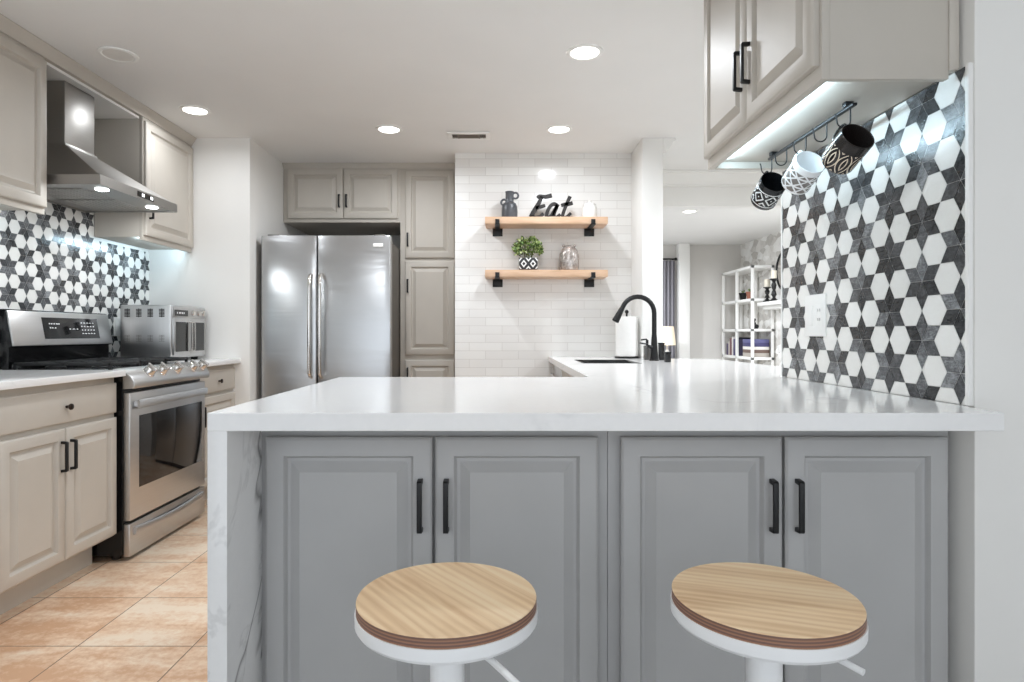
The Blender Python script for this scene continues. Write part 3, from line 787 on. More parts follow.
def mug(y, kind, handle_mat, label, yaw):
    # hanging from a hook by its handle; opening turned to the room
    hp = Vector((RX-.019, y, RZ-.0568+.0036))          # where the handle rests in the hook
    ax = Vector((0, -.87, .49)).normalized()
    R = Matrix.Rotation(yaw, 3, 'Z'); ax = R @ ax
    hd = (Vector((0, 0, 1))-ax*ax.z).normalized()      # handle side: upward
    sd = hd.cross(ax)*-1
    rot = Matrix((hd, ax.cross(hd), ax)).transposed()  # local x = handle, z = opening axis
    Hm, Ro = .106, .047
    loc = hp - rot @ Vector((Ro+.0222, 0, .078))
    t = thing('mug', loc, label, 'mug', 'mugs hanging under the cabinet')
    t.rotation_euler = rot.to_euler()
    def bl(mb, name, m, par):
        me_o = mb.build(name, m, None); me_o.parent = par; return me_o
    mb = MB()
    prof = [(.001, 0), (Ro-.012, 0), (Ro-.004, .002), (Ro-.0005, .008), (Ro, .016), (Ro, Hm-.003), (Ro-.0012, Hm), (Ro-.003, Hm), (Ro-.0045, Hm-.004), (Ro-.0045, .012), (Ro-.010, .006), (.001, .005)]
    mb.lathe(prof, n=40); bl(mb, 'body', mug_mat(kind), t)
    mb = MB(); pts = [(Ro-.003, 0, .084), (Ro+.012, 0, .086), (Ro+.022, 0, .081), (Ro+.027, 0, .070), (Ro+.028, 0, .055), (Ro+.025, 0, .038), (Ro+.016, 0, .026), (Ro-.003, 0, .023)]
    mb.tube(pts, .0048, 10); bl(mb, 'handle', handle_mat, t)
M['mugblack'] = plain('black glaze', rgb(20, 19, 19), .2, 0, .05, 9)
M['mugwhite'] = plain('white glaze', rgb(238, 239, 240), .2, 0, .01, 9)
mug(hooks[0], 'leaf', 'mugblack', 'black mug with pale leaf outlines, largest of the three hanging mugs', radians(8))
mug(hooks[2], 'lattice', 'mugwhite', 'white mug with a grey triangle lattice, hanging between two black mugs', radians(5))
mug(hooks[4], 'diamond', 'mugblack', 'black mug with white diamond bands, hanging by the open end of the rail', radians(2))

# ------------------------------------------------------------------ wall plates
def rocker_plate(f, w, h, gangs, label):
    o = Vector(f(0, 0, 0)); t = thing('switch_plate', o, label, 'switch')
    mb = MB(); mb.box(0, w, 0, h, -.002, .006, f=f); mb.build('plate', 'plastic', t, .002)
    for k in range(gangs):
        u = w*(k+.5)/gangs
        mb = MB(); mb.box(u-.0165, u+.0165, h/2-.033, h/2+.033, .0055, .0085, f=f); mb.build('rocker', 'plastic', t, .001)
f = face_nx(1.1225, 2.335, 1.088)
t = thing('wall_plate', f(0, 0, 0), 'white two-gang wall plate with a switch and an outlet on the star tiles', 'wall plate')
mb = MB(); mb.box(0, .148, 0, .150, -.002, .004, f=f); mb.build('plate', 'plastic', t, .002)
mb = MB(); mb.box(.022, .062, .038, .112, .0035, .0052, f=f); mb.build('rocker', 'plastic', t, .001)
mb = MB(); mb.box(.086, .126, .038, .112, .0035, .0048, f=f); ou = mb.build('outlet', 'plastic', t, .001)
for v in (.055, .088):
    for u in (.098, .111):
        mb = MB(); mb.box(u, u+.003, v, v+.010, .0046, .0052, f=f); mb.build('slot', 'dark', ou)
rocker_plate(face_px(WL+.012, 3.93, 1.08), .075, .12, 1, 'white outlet plate on the star tiles behind the toaster oven')

# ------------------------------------------------------------------ toaster oven
TX0, TX1, TY0, TY1, TZ0, TZ1 = -2.335, -2.025, 3.84, 4.285, .944, 1.272
t = thing('toaster_oven', (-2.18, 4.06, CT), 'silver toaster oven with french doors on the short worktop by the stove', 'toaster oven')
mb = MB(); mb.box(TX0, TX1, TY0, TY1, TZ0, TZ1); mb.build('body', 'steel_z', t, .008)
for x in (TX0+.04, TX1-.05):
    for y in (TY0+.05, TY1-.05):
        mb = MB(); mb.cyl((x, y, CT), (x, y, TZ0+.002), .02, .024, 14); mb.build('foot', 'rubber', t)
fs = face_cam(TX0, TY0, TZ0)
for u in (.028, .098, .168, .238):
    mb = MB(); mb.box(u+.015, u+.019, .252, .306, -.002, .0004, f=fs)
    for k in range(6): mb.box(u, u+.034, .255+.0085*k, .2605+.0085*k, -.002, .0012, f=fs)
    mb.build('vent_slots', 'dark', t)
    mb = MB(); mb.box(u+.016, u+.018, .105, .143, -.002, .0004, f=fs)
    for k in range(5): mb.box(u, u+.034, .105+.009*k, .107+.009*k, -.002, .0008, f=fs)
    mb.build('vent_slots', 'darkside', t)
f = face_px(TX1, TY0, TZ0); tw = TY1-TY0
mb = MB(); mb.box(.01, tw-.01, .255, .315, -.002, .006, f=f); cp = mb.build('control_panel', 'steel_y', t, .002)
mb = MB(); mb.box(.035, .195, .262, .300, .0055, .008, f=f); ds = mb.build('display', 'blackglass', cp)
mb = MB()
for u in (.06, .085, .10, .12, .14): mb.box(u, u+.009, .276, .287, .0078, .0083, f=f)
mb.build('display_marks', M['mark'], cp)
for u in (.255, .33, .39):
    mb = MB(); mb.lathe([(.019, .005), (.019, .018), (.016, .022), (.001, .0225)], n=20, f=lambda x, y, z, u=u: f(u+x, .285+y, z)); mb.build('knob', 'chrome', cp)
for k, (a, b) in enumerate(((.02, .222), (.226, tw-.02))):
    mb = MB(); mb.box(a, b, .02, .245, -.002, .010, f=f); d = mb.build('door', 'steel_y', t, .002)
    mb = MB(); mb.box(a+.02, b-.03 if k == 0 else b-.02, .04, .225, .0095, .0115, f=f) if k == 0 else mb.box(a+.03, b-.02, .04, .225, .0095, .0115, f=f)
    mb.build('glass', 'blackglass', d)
    hu = b-.016 if k == 0 else a+.016
    mb = MB(); mb.tube([f(hu, .04, .009), f(hu, .045, .03), f(hu, .22, .03), f(hu, .225, .009)], .006, 10); mb.build('handle', 'chrome', d)

# ------------------------------------------------------------------ floating shelves and what stands on them
SY0, SY1, SX0, SX1 = 4.482, 4.698, -.128, .747
def shelf(z, label):
    t = thing('floating_shelf', ((SX0+SX1)/2, 4.69, z), label, 'shelf')
    mb = MB(); mb.box(SX0, SX1, SY0, SY1, z-.05, z); mb.build('board', 'shelfwood', t, .003)
    for x in (-.040, .642):
        mb = MB()
        mb.box(x-.018, x+.018, SY0-.006, SY1, z-.056, z-.0495); mb.box(x-.015, x+.015, SY0-.007, SY0-.0005, z-.056, z-.018)
        mb.box(x-.037, x+.037, SY1-.008, SY1-.001, z-.108, z-.0495)
        mb.build('bracket', 'blackmetal', t, .001)
SZ1, SZ2 = 1.928, 1.550
shelf(SZ1, 'upper pale oak shelf on black brackets carrying the Eat sign')
shelf(SZ2, 'lower pale oak shelf on black brackets carrying the potted plant')
SO = 4.58
# dark jug
M['jug'] = plain('charcoal glazed stoneware', rgb(72, 74, 78), .38, 0, .35, 16)
t = thing('jug', (.048, SO, SZ1), 'dark grey stoneware jug with ring handles on the upper shelf', 'jug')
mb = MB(); mb.lathe([(.05, 0), (.057, .008), (.0585, .05), (.057, .09), (.047, .112), (.032, .122), (.030, .135), (.030, .19), (.033, .198), (.028, .20), (.024, .196), (.023, .14), (.001, .13)], (.048, SO, SZ1), 30)
mb.build('body', 'jug', t)
for sgn, cz in ((1, .168), (-1, .118)):
    mb = MB(); c = Vector((.048+sgn*(.042 if sgn > 0 else .040), SO-.012, SZ1+cz))
    mb.tube([c+Vector((.021*cos(a), 0, .021*sin(a))) for a in [2*pi*k/20 for k in range(20)]], .0075, 10, closed=True); mb.build('handle', 'jug', t)
# Eat sign
t = thing('eat_sign', (.342, SO, SZ1), 'black script sign reading Eat standing on the upper shelf', 'sign')
K = 4.58/630/5.686
P = lambda x, y: (((x/5.686+480)-503)*4.58/630, SZ1+.001+(265-y)*K*1.02)
def ribbon(pts, w):
    # smooth polyline -> flat brush stroke with real thickness
    pts = [Vector(P(*p)) for p in pts]; out = []
    for i in range(len(pts)-1):
        p0, p1, p2, p3 = pts[max(i-1, 0)], pts[i], pts[i+1], pts[min(i+2, len(pts)-1)]
        for k in range(6):
            t_ = k/6; out.append(.5*((2*p1)+(p2-p0)*t_+(2*p0-5*p1+4*p2-p3)*t_**2+(3*p1-p0-3*p2+p3)*t_**3))
    out.append(pts[-1]); L_, R_ = [], []
    for i, p in enumerate(out):
        d = (out[min(i+1, len(out)-1)]-out[max(i-1, 0)]).normalized(); n_ = Vector((-d.y, d.x))
        ww = (w[0]+(w[1]-w[0])*i/(len(out)-1))*K*.58
        L_.append(p+n_*ww); R_.append(p-n_*ww)
    return L_, R_
def letter(strokes):
    mb = MB()
    for pts, w in strokes:
        L_, R_ = ribbon(pts, w)
        mb.grid([[(a.x, SO-.01, max(a.y, SZ1+.0005)), (b.x, SO-.01, max(b.y, SZ1+.0005)), (b.x, SO+.01, max(b.y, SZ1+.0005)), (a.x, SO+.01, max(a.y, SZ1+.0005))] for a, b in zip(L_, R_)], True, True, True)
    mb.build('letter', 'signblack', t, 0, 2, True, 40)
M['signblack'] = plain('black painted wood', rgb(32, 28, 26), .6, 0, .15, 25)
letter([([(326, 148), (338, 139), (372, 142), (408, 134)], (14, 20)), ([(352, 142), (334, 178), (312, 214), (290, 254)], (18, 24)),
        ([(316, 205), (340, 199), (370, 190)], (18, 15)), ([(284, 256), (314, 258), (340, 252), (360, 236)], (20, 15))])
letter([([(440, 192), (420, 182), (400, 194), (384, 222), (378, 248), (388, 257), (404, 248), (424, 216), (440, 192)], (17, 17)),
        ([(442, 184), (430, 212), (420, 240), (424, 256), (440, 254), (456, 240)], (18, 15))])
letter([([(512, 140), (496, 174), (482, 208), (470, 244), (478, 258), (496, 252), (516, 232)], (18, 14)), ([(462, 190), (486, 183), (504, 182), (526, 176)], (15, 18))])
# white lidded jar
t = thing('jar', (.63, SO, SZ1), 'small white lidded jar at the end of the upper shelf', 'jar')
mb = MB(); mb.lathe([(.045, 0), (.052, .006), (.054, .03), (.053, .075), (.048, .09), (.044, .096), (.001, .096)], (.63, SO, SZ1), 30); mb.build('body', 'ceramic', t)
mb = MB(); mb.lathe([(.047, .095), (.047, .104), (.040, .110), (.012, .116), (.010, .120), (.014, .128), (.010, .134), (.001, .135)], (.63, SO, SZ1), 30); mb.build('lid', 'ceramic', t)
# potted plant
def pot_mat():
    T = NT('black pot with white diamonds'); s = T.sep(T.obj())
    tri = lambda x: T.math('MULTIPLY', T.math('ABSOLUTE', T.math('SUBTRACT', T.math('FRACT', x), .5)), 2)
    u = T.math('ADD', s[0], s[1])
    d = T.math('ADD', tri(T.math('ADD', T.math('MULTIPLY', u, 1/.066), .0)), T.math('MULTIPLY', T.math('ABSOLUTE', T.math('SUBTRACT', s[2], .047)), 1/.042))
    l = T.math('LESS_THAN', T.math('ABSOLUTE', T.math('SUBTRACT', T.math('FRACT', T.math('MULTIPLY', d, 1.0)), .5)), .16)
    l = T.math('MULTIPLY', l, T.math('GREATER_THAN', s[2], .010))
    return T.set(T.mix(l, rgb(38, 38, 40), rgb(228, 228, 226)), .45)
M['potm'] = pot_mat()
px_ = (528-503)*SO/630
t = thing('potted_plant', (px_, SO, SZ2), 'leafy green plant in a black pot with white diamonds on the lower shelf', 'plant')
mb = MB()
rows = [[(px_+sx*w, SO+sy*w, SZ2+z) for sx, sy in ((-1,-1), (1,-1), (1,1), (-1,1))] for w, z in ((.062, 0), (.066, .004), (.067, .09), (.061, .09), (.060, .07))]
mb.grid(rows, True, True, True); mb.build('pot', 'potm', t, .003)
mb = MB(); mb.box(px_-.06, px_+.06, SO-.06, SO+.06, SZ2+.066, SZ2+.078); mb.build('soil', 'soil', t)
def leaf_mat():
    T = NT('boxwood leaves'); n = T.n('ShaderNodeObjectInfo'); g = T.n('ShaderNodeNewGeometry')
    c = T.ramp(g.outputs['Random Per Island'], [(.0, rgb(52, 74, 34)), (.45, rgb(98, 126, 60)), (.75, rgb(158, 178, 104)), (1, rgb(206, 214, 160))])
    return T.set(c, .5)
M['leaf'] = leaf_mat()
mb = MB(); rr = random.Random(11)
for k in range(330):
    th = rr.uniform(0, 2*pi); ph = math.acos(rr.uniform(-.55, 1)); rad = rr.uniform(.55, 1.0)**.6
    d = Vector((sin(ph)*cos(th), sin(ph)*sin(th), cos(ph)))
    c = Vector((px_, SO, SZ2+.165))+Vector((d.x*.112, d.y*.09, d.z*.086))*rad
    ld = (d+Vector((rr.uniform(-.7, .7), rr.uniform(-.7, .7), rr.uniform(-.3, .7)))).normalized()
    sd = ld.cross(Vector((rr.uniform(-1, 1), rr.uniform(-1, 1), rr.uniform(-1, 1)))).normalized(); nn = ld.cross(sd)
    l, w = rr.uniform(.024, .036), rr.uniform(.008, .011)
    a = c-ld*l/2; b = c+ld*l/2
    mb.grid([[a, a+nn*.0005], [c-ld*l*.15-sd*w+nn*.002, c-ld*l*.15+sd*w+nn*.002], [c+ld*l*.2-sd*w*.8+nn*.003, c+ld*l*.2+sd*w*.8+nn*.003], [b-nn*.003, b-nn*.0028]])
mb.build('foliage', 'leaf', t)
mb = MB()
for k in range(14):
    a = rr.uniform(0, 6.28); mb.tube([(px_+.02*cos(a), SO+.02*sin(a), SZ2+.07), (px_+.035*cos(a), SO+.035*sin(a), SZ2+.13), (px_+.06*cos(a), SO+.055*sin(a), SZ2+.19)], .0018, 5)
mb.build('stem', plain('green stem', rgb(84, 96, 48), .6), t)
# mottled vase
T = NT('mottled mercury glass'); o_ = T.obj(); vo = T.n('ShaderNodeTexVoronoi'); T.put(vo.inputs['Vector'], o_); vo.inputs['Scale'].default_value = 75
T.set(T.ramp(T.noise(o_, 45, 4, .7), [(.3, rgb(120, 106, 98)), (.5, rgb(176, 168, 162)), (.7, rgb(214, 208, 204))]), .22, .55); T.bump(vo.outputs['Distance'], .5, .004); M['mercury'] = T.m
vx = (569-503)*SO/630
t = thing('vase', (vx, SO, SZ2), 'mottled silver vase with a domed top on the lower shelf', 'vase')
mb = MB(); mb.lathe([(.05, 0), (.066, .006), (.072, .03), (.074, .08), (.071, .12), (.060, .152), (.042, .170), (.036, .176), (.038, .184), (.034, .184), (.030, .176), (.001, .165)], (vx, SO, SZ2), 32); mb.build('body', 'mercury', t)
for s_ in (-1, 1):
    mb = MB(); mb.sphere((vx+s_*.040, SO, SZ2+.183), .010, 8); mb.build('lug', 'mercury', t)

# ------------------------------------------------------------------ at the sink
fx, fy = .965, 4.02
t = thing('faucet', (fx, fy, CT), 'tall matte black gooseneck faucet beside the sink', 'faucet')
mb = MB(); mb.lathe([(.032, 0), (.032, .006), (.027, .012), (.022, .06), (.018, .14), (.0145, .18)], (fx, fy, CT), 20); mb.build('base', 'blackmetal', t)
ptsn = [(fx, fy, CT+.17), (fx, fy, CT+.26)]
R_ = .105
for k in range(0, 13):
    a = pi*.88*k/12
    ptsn.append((fx-R_+R_*cos(a), fy-.01*k/12, CT+.302+R_*sin(a)))
mb = MB(); mb.tube(ptsn, .0152, 14); mb.build('neck', 'blackmetal', t)
e = Vector(ptsn[-1]); dr = (e-Vector(ptsn[-2])).normalized()
mb = MB(); mb.tube([e-dr*.005, e+dr*.02, e+dr*.07, e+dr*.10, e+dr*.105], [.014, .017, .021, .0235, .019], 16); mb.build('spray_head', 'blackmetal', t)
mb = MB(); mb.tube([(fx-.015, fy-.01, CT+.085), (fx-.04, fy-.015, CT+.09)], .012, 12); mb.tube([(fx-.04, fy-.015, CT+.09), (fx-.045, fy-.015, CT+.105), (fx-.095, fy-.02, CT+.112)], .005, 8); mb.build('lever', 'blackmetal', t)
def soap(x, y, w, h, label, pump):
    t = thing('soap_dispenser' if pump else 'box', (x, y, CT), label, 'soap dispenser' if pump else 'box')
    mb = MB(); mb.box(x-w/2, x+w/2, y-w/2, y+w/2, CT, CT+h); mb.build('body', 'blackenamel' if not pump else 'smoke', t, .004)
    if pump:
        mb = MB(); mb.cyl((x, y, CT+h), (x, y, CT+h+.035), .009, n=12); mb.tube([(x, y, CT+h+.035), (x-.005, y, CT+h+.04), (x-.04, y, CT+h+.036)], .005, 8); mb.build('pump', 'blackmetal', t)
    else:
        mb = MB(); mb.box(x-w/2-.001, x+w/2+.001, y-w/2-.001, y+w/2+.001, CT+h, CT+h+.008); mb.build('lid', 'blackmetal', t, .002)
M['smoke'] = plain('smoky glass', rgb(88, 86, 84), .1, 0, .1, 6)
soap(.945, 4.13, .042, .095, 'smoky soap bottle with a black pump just left of the faucet', True)
soap(1.03, 4.10, .036, .105, 'black lidded box just right of the faucet', False)
soap(.99, 3.79, .035, .055, 'small low black box on the worktop right of the faucet', False)
tx, ty = .868, 4.42
t = thing('paper_towel_holder', (tx, ty, CT), 'white paper towel roll on a black stand by the tiled wall', 'paper towel')
mb = MB(); mb.lathe([(.084, 0), (.084, .010), (.078, .013), (.001, .013)], (tx, ty, CT), 32); mb.build('base', 'blackmetal', t)
mb = MB(); mb.cyl((tx, ty, CT+.012), (tx, ty, CT+.315), .007); mb.sphere((tx, ty, CT+.325), .014, 8); mb.build('post', 'blackmetal', t)
mb = MB(); mb.lathe([(.02, .014), (.076, .014), (.078, .018), (.078, .285), (.074, .29), (.02, .29), (.02, .014)], (tx, ty, CT), 36, cap0=False, cap1=False); mb.build('roll', 'paper', t)

# ------------------------------------------------------------------ bar stools
def stool_parts(cx, cy, zs, lever, rot, label):
    t = thing('bar_stool', (cx, cy, 0), label, 'bar stool', 'bar stools at the peninsula')
    R = .160
    mb = MB(); mb.lathe([(R, 0), (R, .017)], (0, 0, 0), 64, 1, False, False); mb.lathe([(R, .017), (R-.001, .0185), (.001, .0185)], (0, 0, 0), 64, 0, False, True)
    mb.lathe([(R, 0), (.001, 0)], (0, 0, 0), 64, 1, False, True); bmesh.ops.remove_doubles(mb.bm, verts=mb.bm.verts, dist=1e-5)
    o = mb.build('seat', ['seatwood', 'plyedge'], None); o.parent = t; o.location = (0, 0, zs-.0185); o.rotation_euler = (0, 0, rot)
    mb = MB(); mb.lathe([(R+.002, zs-.0185), (R+.0025, zs-.022), (R+.0022, zs-.038), (R-.002, zs-.044), (R-.012, zs-.0465), (.04, zs-.047)], (cx, cy, 0), 64, None, True, True); mb.build('seat_pan', 'white', t)
    mb = MB(); mb.lathe([(.031, .03), (.031, zs-.045)], (cx, cy, 0), 32); mb.build('post', 'white', t)
    mb = MB(); mb.lathe([(.2, 0), (.2, .006), (.19, .011), (.06, .024), (.04, .04), (.034, .06)], (cx, cy, 0), 48); mb.build('base', 'white', t)
    mb = MB(); mb.tube([(cx+x, cy+y, z) for x, y, z in lever], .0055, 10); mb.build('lever', 'white', t)
    ring = [(cx+.13*cos(a), cy-.06+.13*sin(a), .30) for a in [2*pi*k/32 for k in range(32)]]
    mb = MB(); mb.tube(ring, .010, 10, closed=True); mb.cyl((cx, cy, .285), (cx, cy, .315), .037); mb.box(cx-.012, cx+.012, cy+.03, cy+.07, .293, .307); mb.build('footrest', 'white', t)
ZS = .631
stool_parts(-.100, 1.13, ZS, [(.02, -.03, ZS-.052), (.085, -.13, ZS-.054), (.10, -.155, ZS-.054), (.145, -.24, ZS-.052)], radians(-52), 'white bar stool with round oak seat, nearer the waterfall side of the peninsula')
stool_parts(.468, 1.13, ZS, [(.02, -.03, ZS-.052), (.07, -.11, ZS-.056), (.096, -.145, ZS-.062)], radians(-18), 'white bar stool with round oak seat, nearer the plain white wall end')

# ------------------------------------------------------------------ ceiling lights and vent
M['canlens'] = emit('lit can lens', (1, .97, .93), 5)
M['canoff'] = plain('unlit can lens', rgb(222, 219, 214), .4)
def can(x, y, label, on=True, watts=None, grp='recessed ceiling lights'):
    t = thing('recessed_light', (x, y, CEIL), label, 'ceiling light', grp)
    mb = MB(); mb.lathe([(.088, -.001), (.087, -.006), (.072, -.008), (.066, -.004), (.066, -.001)], (x, y, CEIL), 40, None, False, False); mb.build('trim_ring', 'trimpaint', t)
    mb = MB(); mb.lathe([(.066, -.002), (.066, -.0055), (.001, -.0055)], (x, y, CEIL), 40); mb.build('diffuser', M['canlens'] if on else M['canoff'], t)
    if on: lamp('can_lamp', t, (x, y, CEIL-.010), watts or CAN_W, .12, CAN_COL, None, (0,0,0), radians(170))
can(.39, 3.004, 'round lit ceiling light nearest the wall cabinet with the mugs', True, 11)
can(-.749, 4.138, 'round lit ceiling light in front of the cabinet above the fridge', True, 12)
can(.368, 4.138, 'round lit ceiling light in front of the white tiled wall', True, 6.5)
can(-1.85, 3.786, 'round lit ceiling light beside the crown near the range hood', True, 4.2)
can(-1.0, 1.75, 'added unseen fill light over the open floor left of the peninsula', True, 16)  # extra can out of view, added to brighten the peninsula and left cabinets
can(-1.85, 3.03, 'round unlit ceiling light over the stove side', False)
can(2.05, 6.93, 'round lit ceiling light in the far room beyond the header', True, 50)
can(1.2, 8.2, 'added unseen fill light by the curtain of the far room', True, 48)  # unseen can hidden by the tiled wall, added to lift the far room
can(3.1, 6.4, 'added unseen fill light by the stone wall of the far room', True, 38)  # added can, hidden by the star tile wall, brightens the stone cladding
can(2.3, 3.4, 'added unseen fill light in the dining area behind the wall with the mugs', True, 38)  # invented can out of view, put in to lighten the rooms beyond
t = thing('ceiling_vent', (-.23, 4.26, CEIL), 'white ceiling air vent with dark slots above the tiled wall', 'vent')
mb = MB(); x0, x1, y0, y1 = -.374, -.086, 4.185, 4.335
for a in ((x0, x1, y0, y0+.03), (x0, x1, y1-.03, y1), (x0, x0+.03, y0+.03, y1-.03), (x1-.03, x1, y0+.03, y1-.03)): mb.box(*a, CEIL-.012, CEIL-.001)
mb.build('frame', 'trimpaint', t, .002)
mb = MB(); mb.box(x0+.03, x1-.03, y0+.03, y1-.03, CEIL-.004, CEIL-.001); mb.build('duct', 'dark', t)
mb = MB()
for k in range(5): mb.box(x0+.075, x1-.075, y0+.037+.018*k, y0+.043+.018*k, CEIL-.012, CEIL-.003)
for xa in (x0+.032, x1-.072):
    for k in range(4): mb.box(xa+.011*k, xa+.004+.011*k, y0+.03, y1-.03, CEIL-.012, CEIL-.003)
for xa in (x0+.068, x1-.078): mb.box(xa, xa+.010, y0+.03, y1-.03, CEIL-.0125, CEIL-.003)
mb.build('louvre', plain('taupe vent louvre', rgb(120, 110, 98), .6), t)

# ------------------------------------------------------------------ the room beyond
def tower_shelf():
    x0, x1, ya, yb = 3.30, 3.60, 8.36, 9.5
    t = thing('shelving_unit', (3.45, 8.93, 0), 'white open shelving unit against the stone wall of the far room', 'shelving')
    b = .034
    for x in (x0, x1-b):
        for y in (ya, (ya+yb)/2-b/2, yb-b):
            mb = MB(); mb.box(x, x+b, y, y+b, 0, 2.0); mb.build('post', 'trimpaint', t, .001)
    for z in SHZ:
        mb = MB(); mb.box(x0, x1, ya, yb, z-.034, z); mb.build('shelf_board', 'trimpaint', t, .001)
SHZ = (.42, .775, 1.155, 1.56, 2.0)
tower_shelf()
def book(x0, x1, y0, y1, z0, z1, colr, label, spine='y'):
    o = thing('book', ((x0+x1)/2, (y0+y1)/2, z0), label, 'book', 'books on the far shelving unit')
    mb = MB(); mb.box(x0, x1, y0, y1, z0, z1); mb.build('cover', plain('book cloth', colr, .6), o, .002)
    ins = .003
    mb = MB()
    if spine == 'y': mb.box(x1-.001, x1+.0015, y0+ins, y1-ins, z0+ins, z1-ins)
    else: mb.box(x1-.001, x1+.0015, y0+ins, y1-ins, z0+ins, z1-ins)
    mb.build('pages', 'cream', o)
cols = [((70, 66, 92), 'dark violet'), ((52, 50, 66), 'navy'), ((96, 90, 122), 'lilac'), ((222, 218, 214), 'white'), ((120, 84, 86), 'dull red'), ((198, 190, 184), 'beige'), ((84, 74, 100), 'plum')]
y = 8.42
hs = [.17, .2, .25, .27, .24, .26, .23]
th = [.05, .045, .05, .04, .05, .04, .05]
order = ['nearest the end of the row', 'second from the near end', 'third from the near end', 'in the middle of the row', 'third from the far end', 'second from the far end', 'nearest the far wall']
for k in range(7):
    book(3.34, 3.55, 8.95+.07*k, 8.95+.07*k+th[k], .7755, .7755+hs[6-k], rgb(*cols[k][0]), cols[k][1]+' upright book on the far shelving unit, '+order[k])
z = .7755
for k, (h_, c, nm) in enumerate(((.055, (176, 168, 160), 'stone grey'), (.045, (112, 92, 84), 'brown'), (.04, (232, 228, 222), 'off-white'), (.05, (70, 68, 110), 'blue violet'), (.05, (96, 96, 140), 'pale violet'))):
    book(3.33, 3.56, 8.42, 8.75, z, z+h_-.0005, rgb(*c), nm+' book lying in the pile at the end of the far shelving unit'); z += h_
t = thing('figurine', (3.42, 8.58, 1.1555), 'small black figurine on the far shelving unit above the book pile', 'figurine')
mb = MB(); mb.lathe([(.05, 0), (.05, .012), (.02, .02), (.03, .05), (.022, .085), (.012, .1), (.024, .12), (.02, .14), (.001, .15)], (3.42, 8.58, 1.1555), 18); mb.build('body', 'blackmetal', t)
mb = MB(); mb.sphere((3.42, 8.50, 1.19), .032, 8, (1, 1.2, .9)); mb.build('orb', 'blackmetal', t)
for yy, m_, lb in ((8.98, 'rubber', 'small dark flowerpot with a plant on the top bay of the far shelving unit'), (8.72, 'terracotta', 'small terracotta flowerpot with a plant on the top bay of the far shelving unit')):
    t = thing('flowerpot', (3.42, yy, 1.5605), lb, 'pot', 'flowerpots on the far shelving unit')
    mb = MB(); mb.lathe([(.038, 0), (.050, .09), (.055, .09), (.056, .11), (.050, .11), (.047, .09), (.001, .085)], (3.42, yy, 1.5605), 20); mb.build('pot', m_, t)
    mb = MB(); rq = random.Random(int(yy*100))
    for q in range(26):
        a_ = rq.uniform(0, 6.28); l_ = rq.uniform(.03, .06); c_ = Vector((3.42, yy, 1.5605+.095)); e_ = c_+Vector((cos(a_)*l_*.8, sin(a_)*l_*.8, l_*1.1)); sd_ = Vector((-sin(a_), cos(a_), 0))*.009
        mb.grid([[c_, c_+sd_*.1], [(c_+e_)/2-sd_+Vector((0, 0, .008)), (c_+e_)/2+sd_+Vector((0, 0, .008))], [e_, e_+sd_*.1]])
    mb.build('foliage', 'leaf', t)
# mantel with candlesticks, round mirror
t = thing('mantel_shelf', (3.5, 7.9, 1.46), 'white mantel shelf on the stone wall holding two candlesticks', 'shelf')
mb = MB(); mb.box(3.36, 3.618, 7.3, 8.33, 1.455, 1.50); mb.build('board', 'trimpaint', t, .004)
mb = MB(); mb.box(3.42, 3.618, 7.34, 8.29, 1.405, 1.455); mb.build('cornice', 'trimpaint', t, .01)
def candle(x, y, h, label):
    z = 1.50; t = thing('candlestick', (x, y, z), label, 'candlestick')
    mb = MB(); mb.lathe([(.055, 0), (.055, .015), (.03, .03), (.016, .05), (.022, .07), (.034, h*.3), (.022, h*.45), (.014, h*.5), (.024, h*.56), (.032, h*.72), (.018, h*.85), (.03, h*.93), (.05, h*.96), (.05, h), (.001, h)], (x, y, z), 20); mb.build('holder', 'blackmetal', t)
    mb = MB(); mb.lathe([(.036, h), (.036, h+.10), (.03, h+.105), (.001, h+.10)], (x, y, z), 20); mb.build('candle', 'cream', t)
candle(3.46, 8.25, .20, 'shorter black candlestick with a cream candle on the white mantel')
candle(3.44, 8.0, .29, 'taller black candlestick with a cream candle on the white mantel')
t = thing('mirror', (3.6, 8.03, 1.90), 'round black framed mirror on the stone wall, mostly hidden by the star tiles', 'mirror')
mb = MB(); ring = [(3.60, 8.03+.25*cos(a), 1.90+.25*sin(a)) for a in [2*pi*k/40 for k in range(40)]]
mb.tube(ring, .018, 10, closed=True); mb.build('frame', 'blackmetal', t)
mb = MB(); mb.cyl((3.595, 8.03, 1.90), (3.612, 8.03, 1.90), .245, n=40); mb.build('mirror_glass', 'chrome', t)
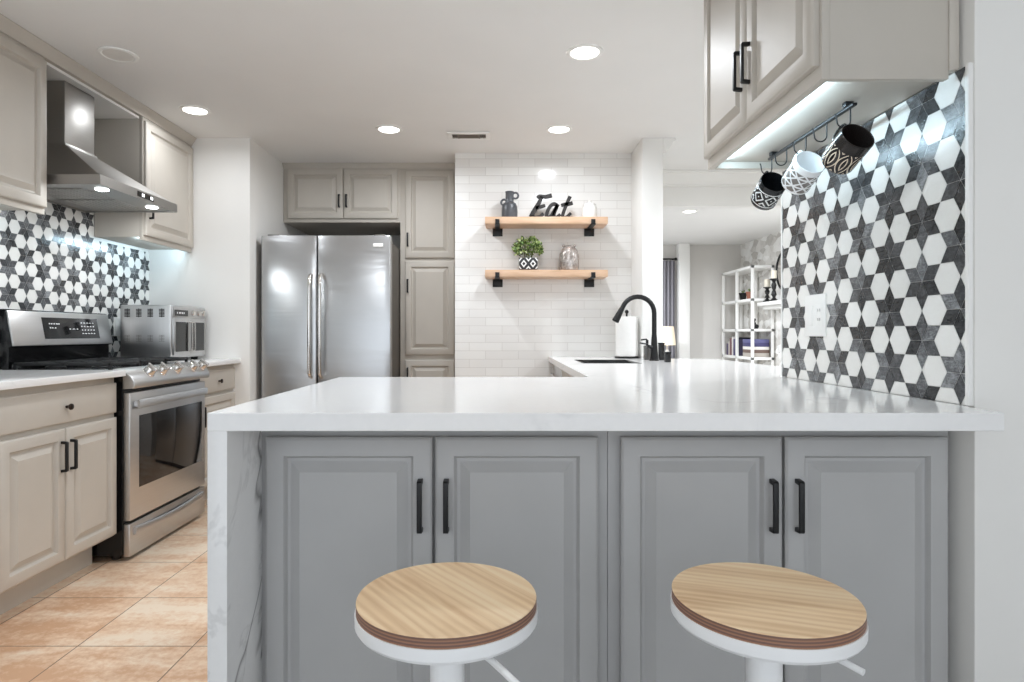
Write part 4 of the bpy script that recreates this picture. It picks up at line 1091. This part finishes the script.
# curtain, lamp
t = thing('curtain', (2.40, 9.5, 0), 'dark grey pleated curtain beside the white pilaster in the far room', 'curtain')
mb = MB(); rows = []
for zi, z in enumerate((.03, .8, 1.5, 2.19)):
    r = []
    for k in range(49):
        u = k/48; r.append((2.28+.31*u, 9.50+.035*sin(u*2*pi*5.5)+.006*sin(zi*2+u*9), z))
    rows.append(r)
back = [[(x, y+.004, z) for x, y, z in r][::-1] for r in rows]
mb.grid([a+b for a, b in zip(rows, back)], True, True, True); mb.build('drape', plain('grey curtain cloth', rgb(158, 156, 163), .85, 0, .06, 30), t)
mb = MB(); mb.cyl((1.2, 9.50, 2.215), (2.61, 9.50, 2.215), .012, n=12); mb.sphere((2.605, 9.5, 2.215), .022, 8); mb.build('rod', 'blackmetal', t)
mb = MB()
for x in (1.25, 2.585): mb.box(x-.008, x+.008, 9.50, 9.599, 2.207, 2.223)
mb.build('bracket', 'blackmetal', t)
lx, ly = 2.375, 9.12
t = thing('side_table', (lx, ly, 0), 'dark side table under the lamp in the far room', 'table')
mb = MB(); mb.lathe([(.22, .57), (.22, .60), (.001, .60)], (lx, ly, 0), 32); mb.build('tabletop', 'bronze', t)
for k in range(3):
    a = k*2.094+.4; mb = MB(); mb.cyl((lx+.17*cos(a), ly+.17*sin(a), 0), (lx+.14*cos(a), ly+.14*sin(a), .575), .013); mb.build('leg', 'bronze', t)
t = thing('table_lamp', (lx, ly, .60), 'table lamp with a lit cream shade beyond the faucet', 'lamp')
mb = MB(); mb.lathe([(.07, 0), (.07, .015), (.03, .03), (.05, .12), (.045, .2), (.012, .27), (.010, .34), (.001, .34)], (lx, ly, .60), 20); mb.build('base', 'ceramic', t)
T = NT('lit lamp shade'); T.set(rgb(240, 226, 200), .8, 0, Emission_Color=(1, .86, .66, 1), Emission_Strength=.2); M['shade'] = T.m
mb = MB(); mb.lathe([(.125, .325), (.095, .595), (.092, .595), (.122, .325)], (lx, ly, .60), 28, None, False, False); mb.build('lamp_shade', 'shade', t)
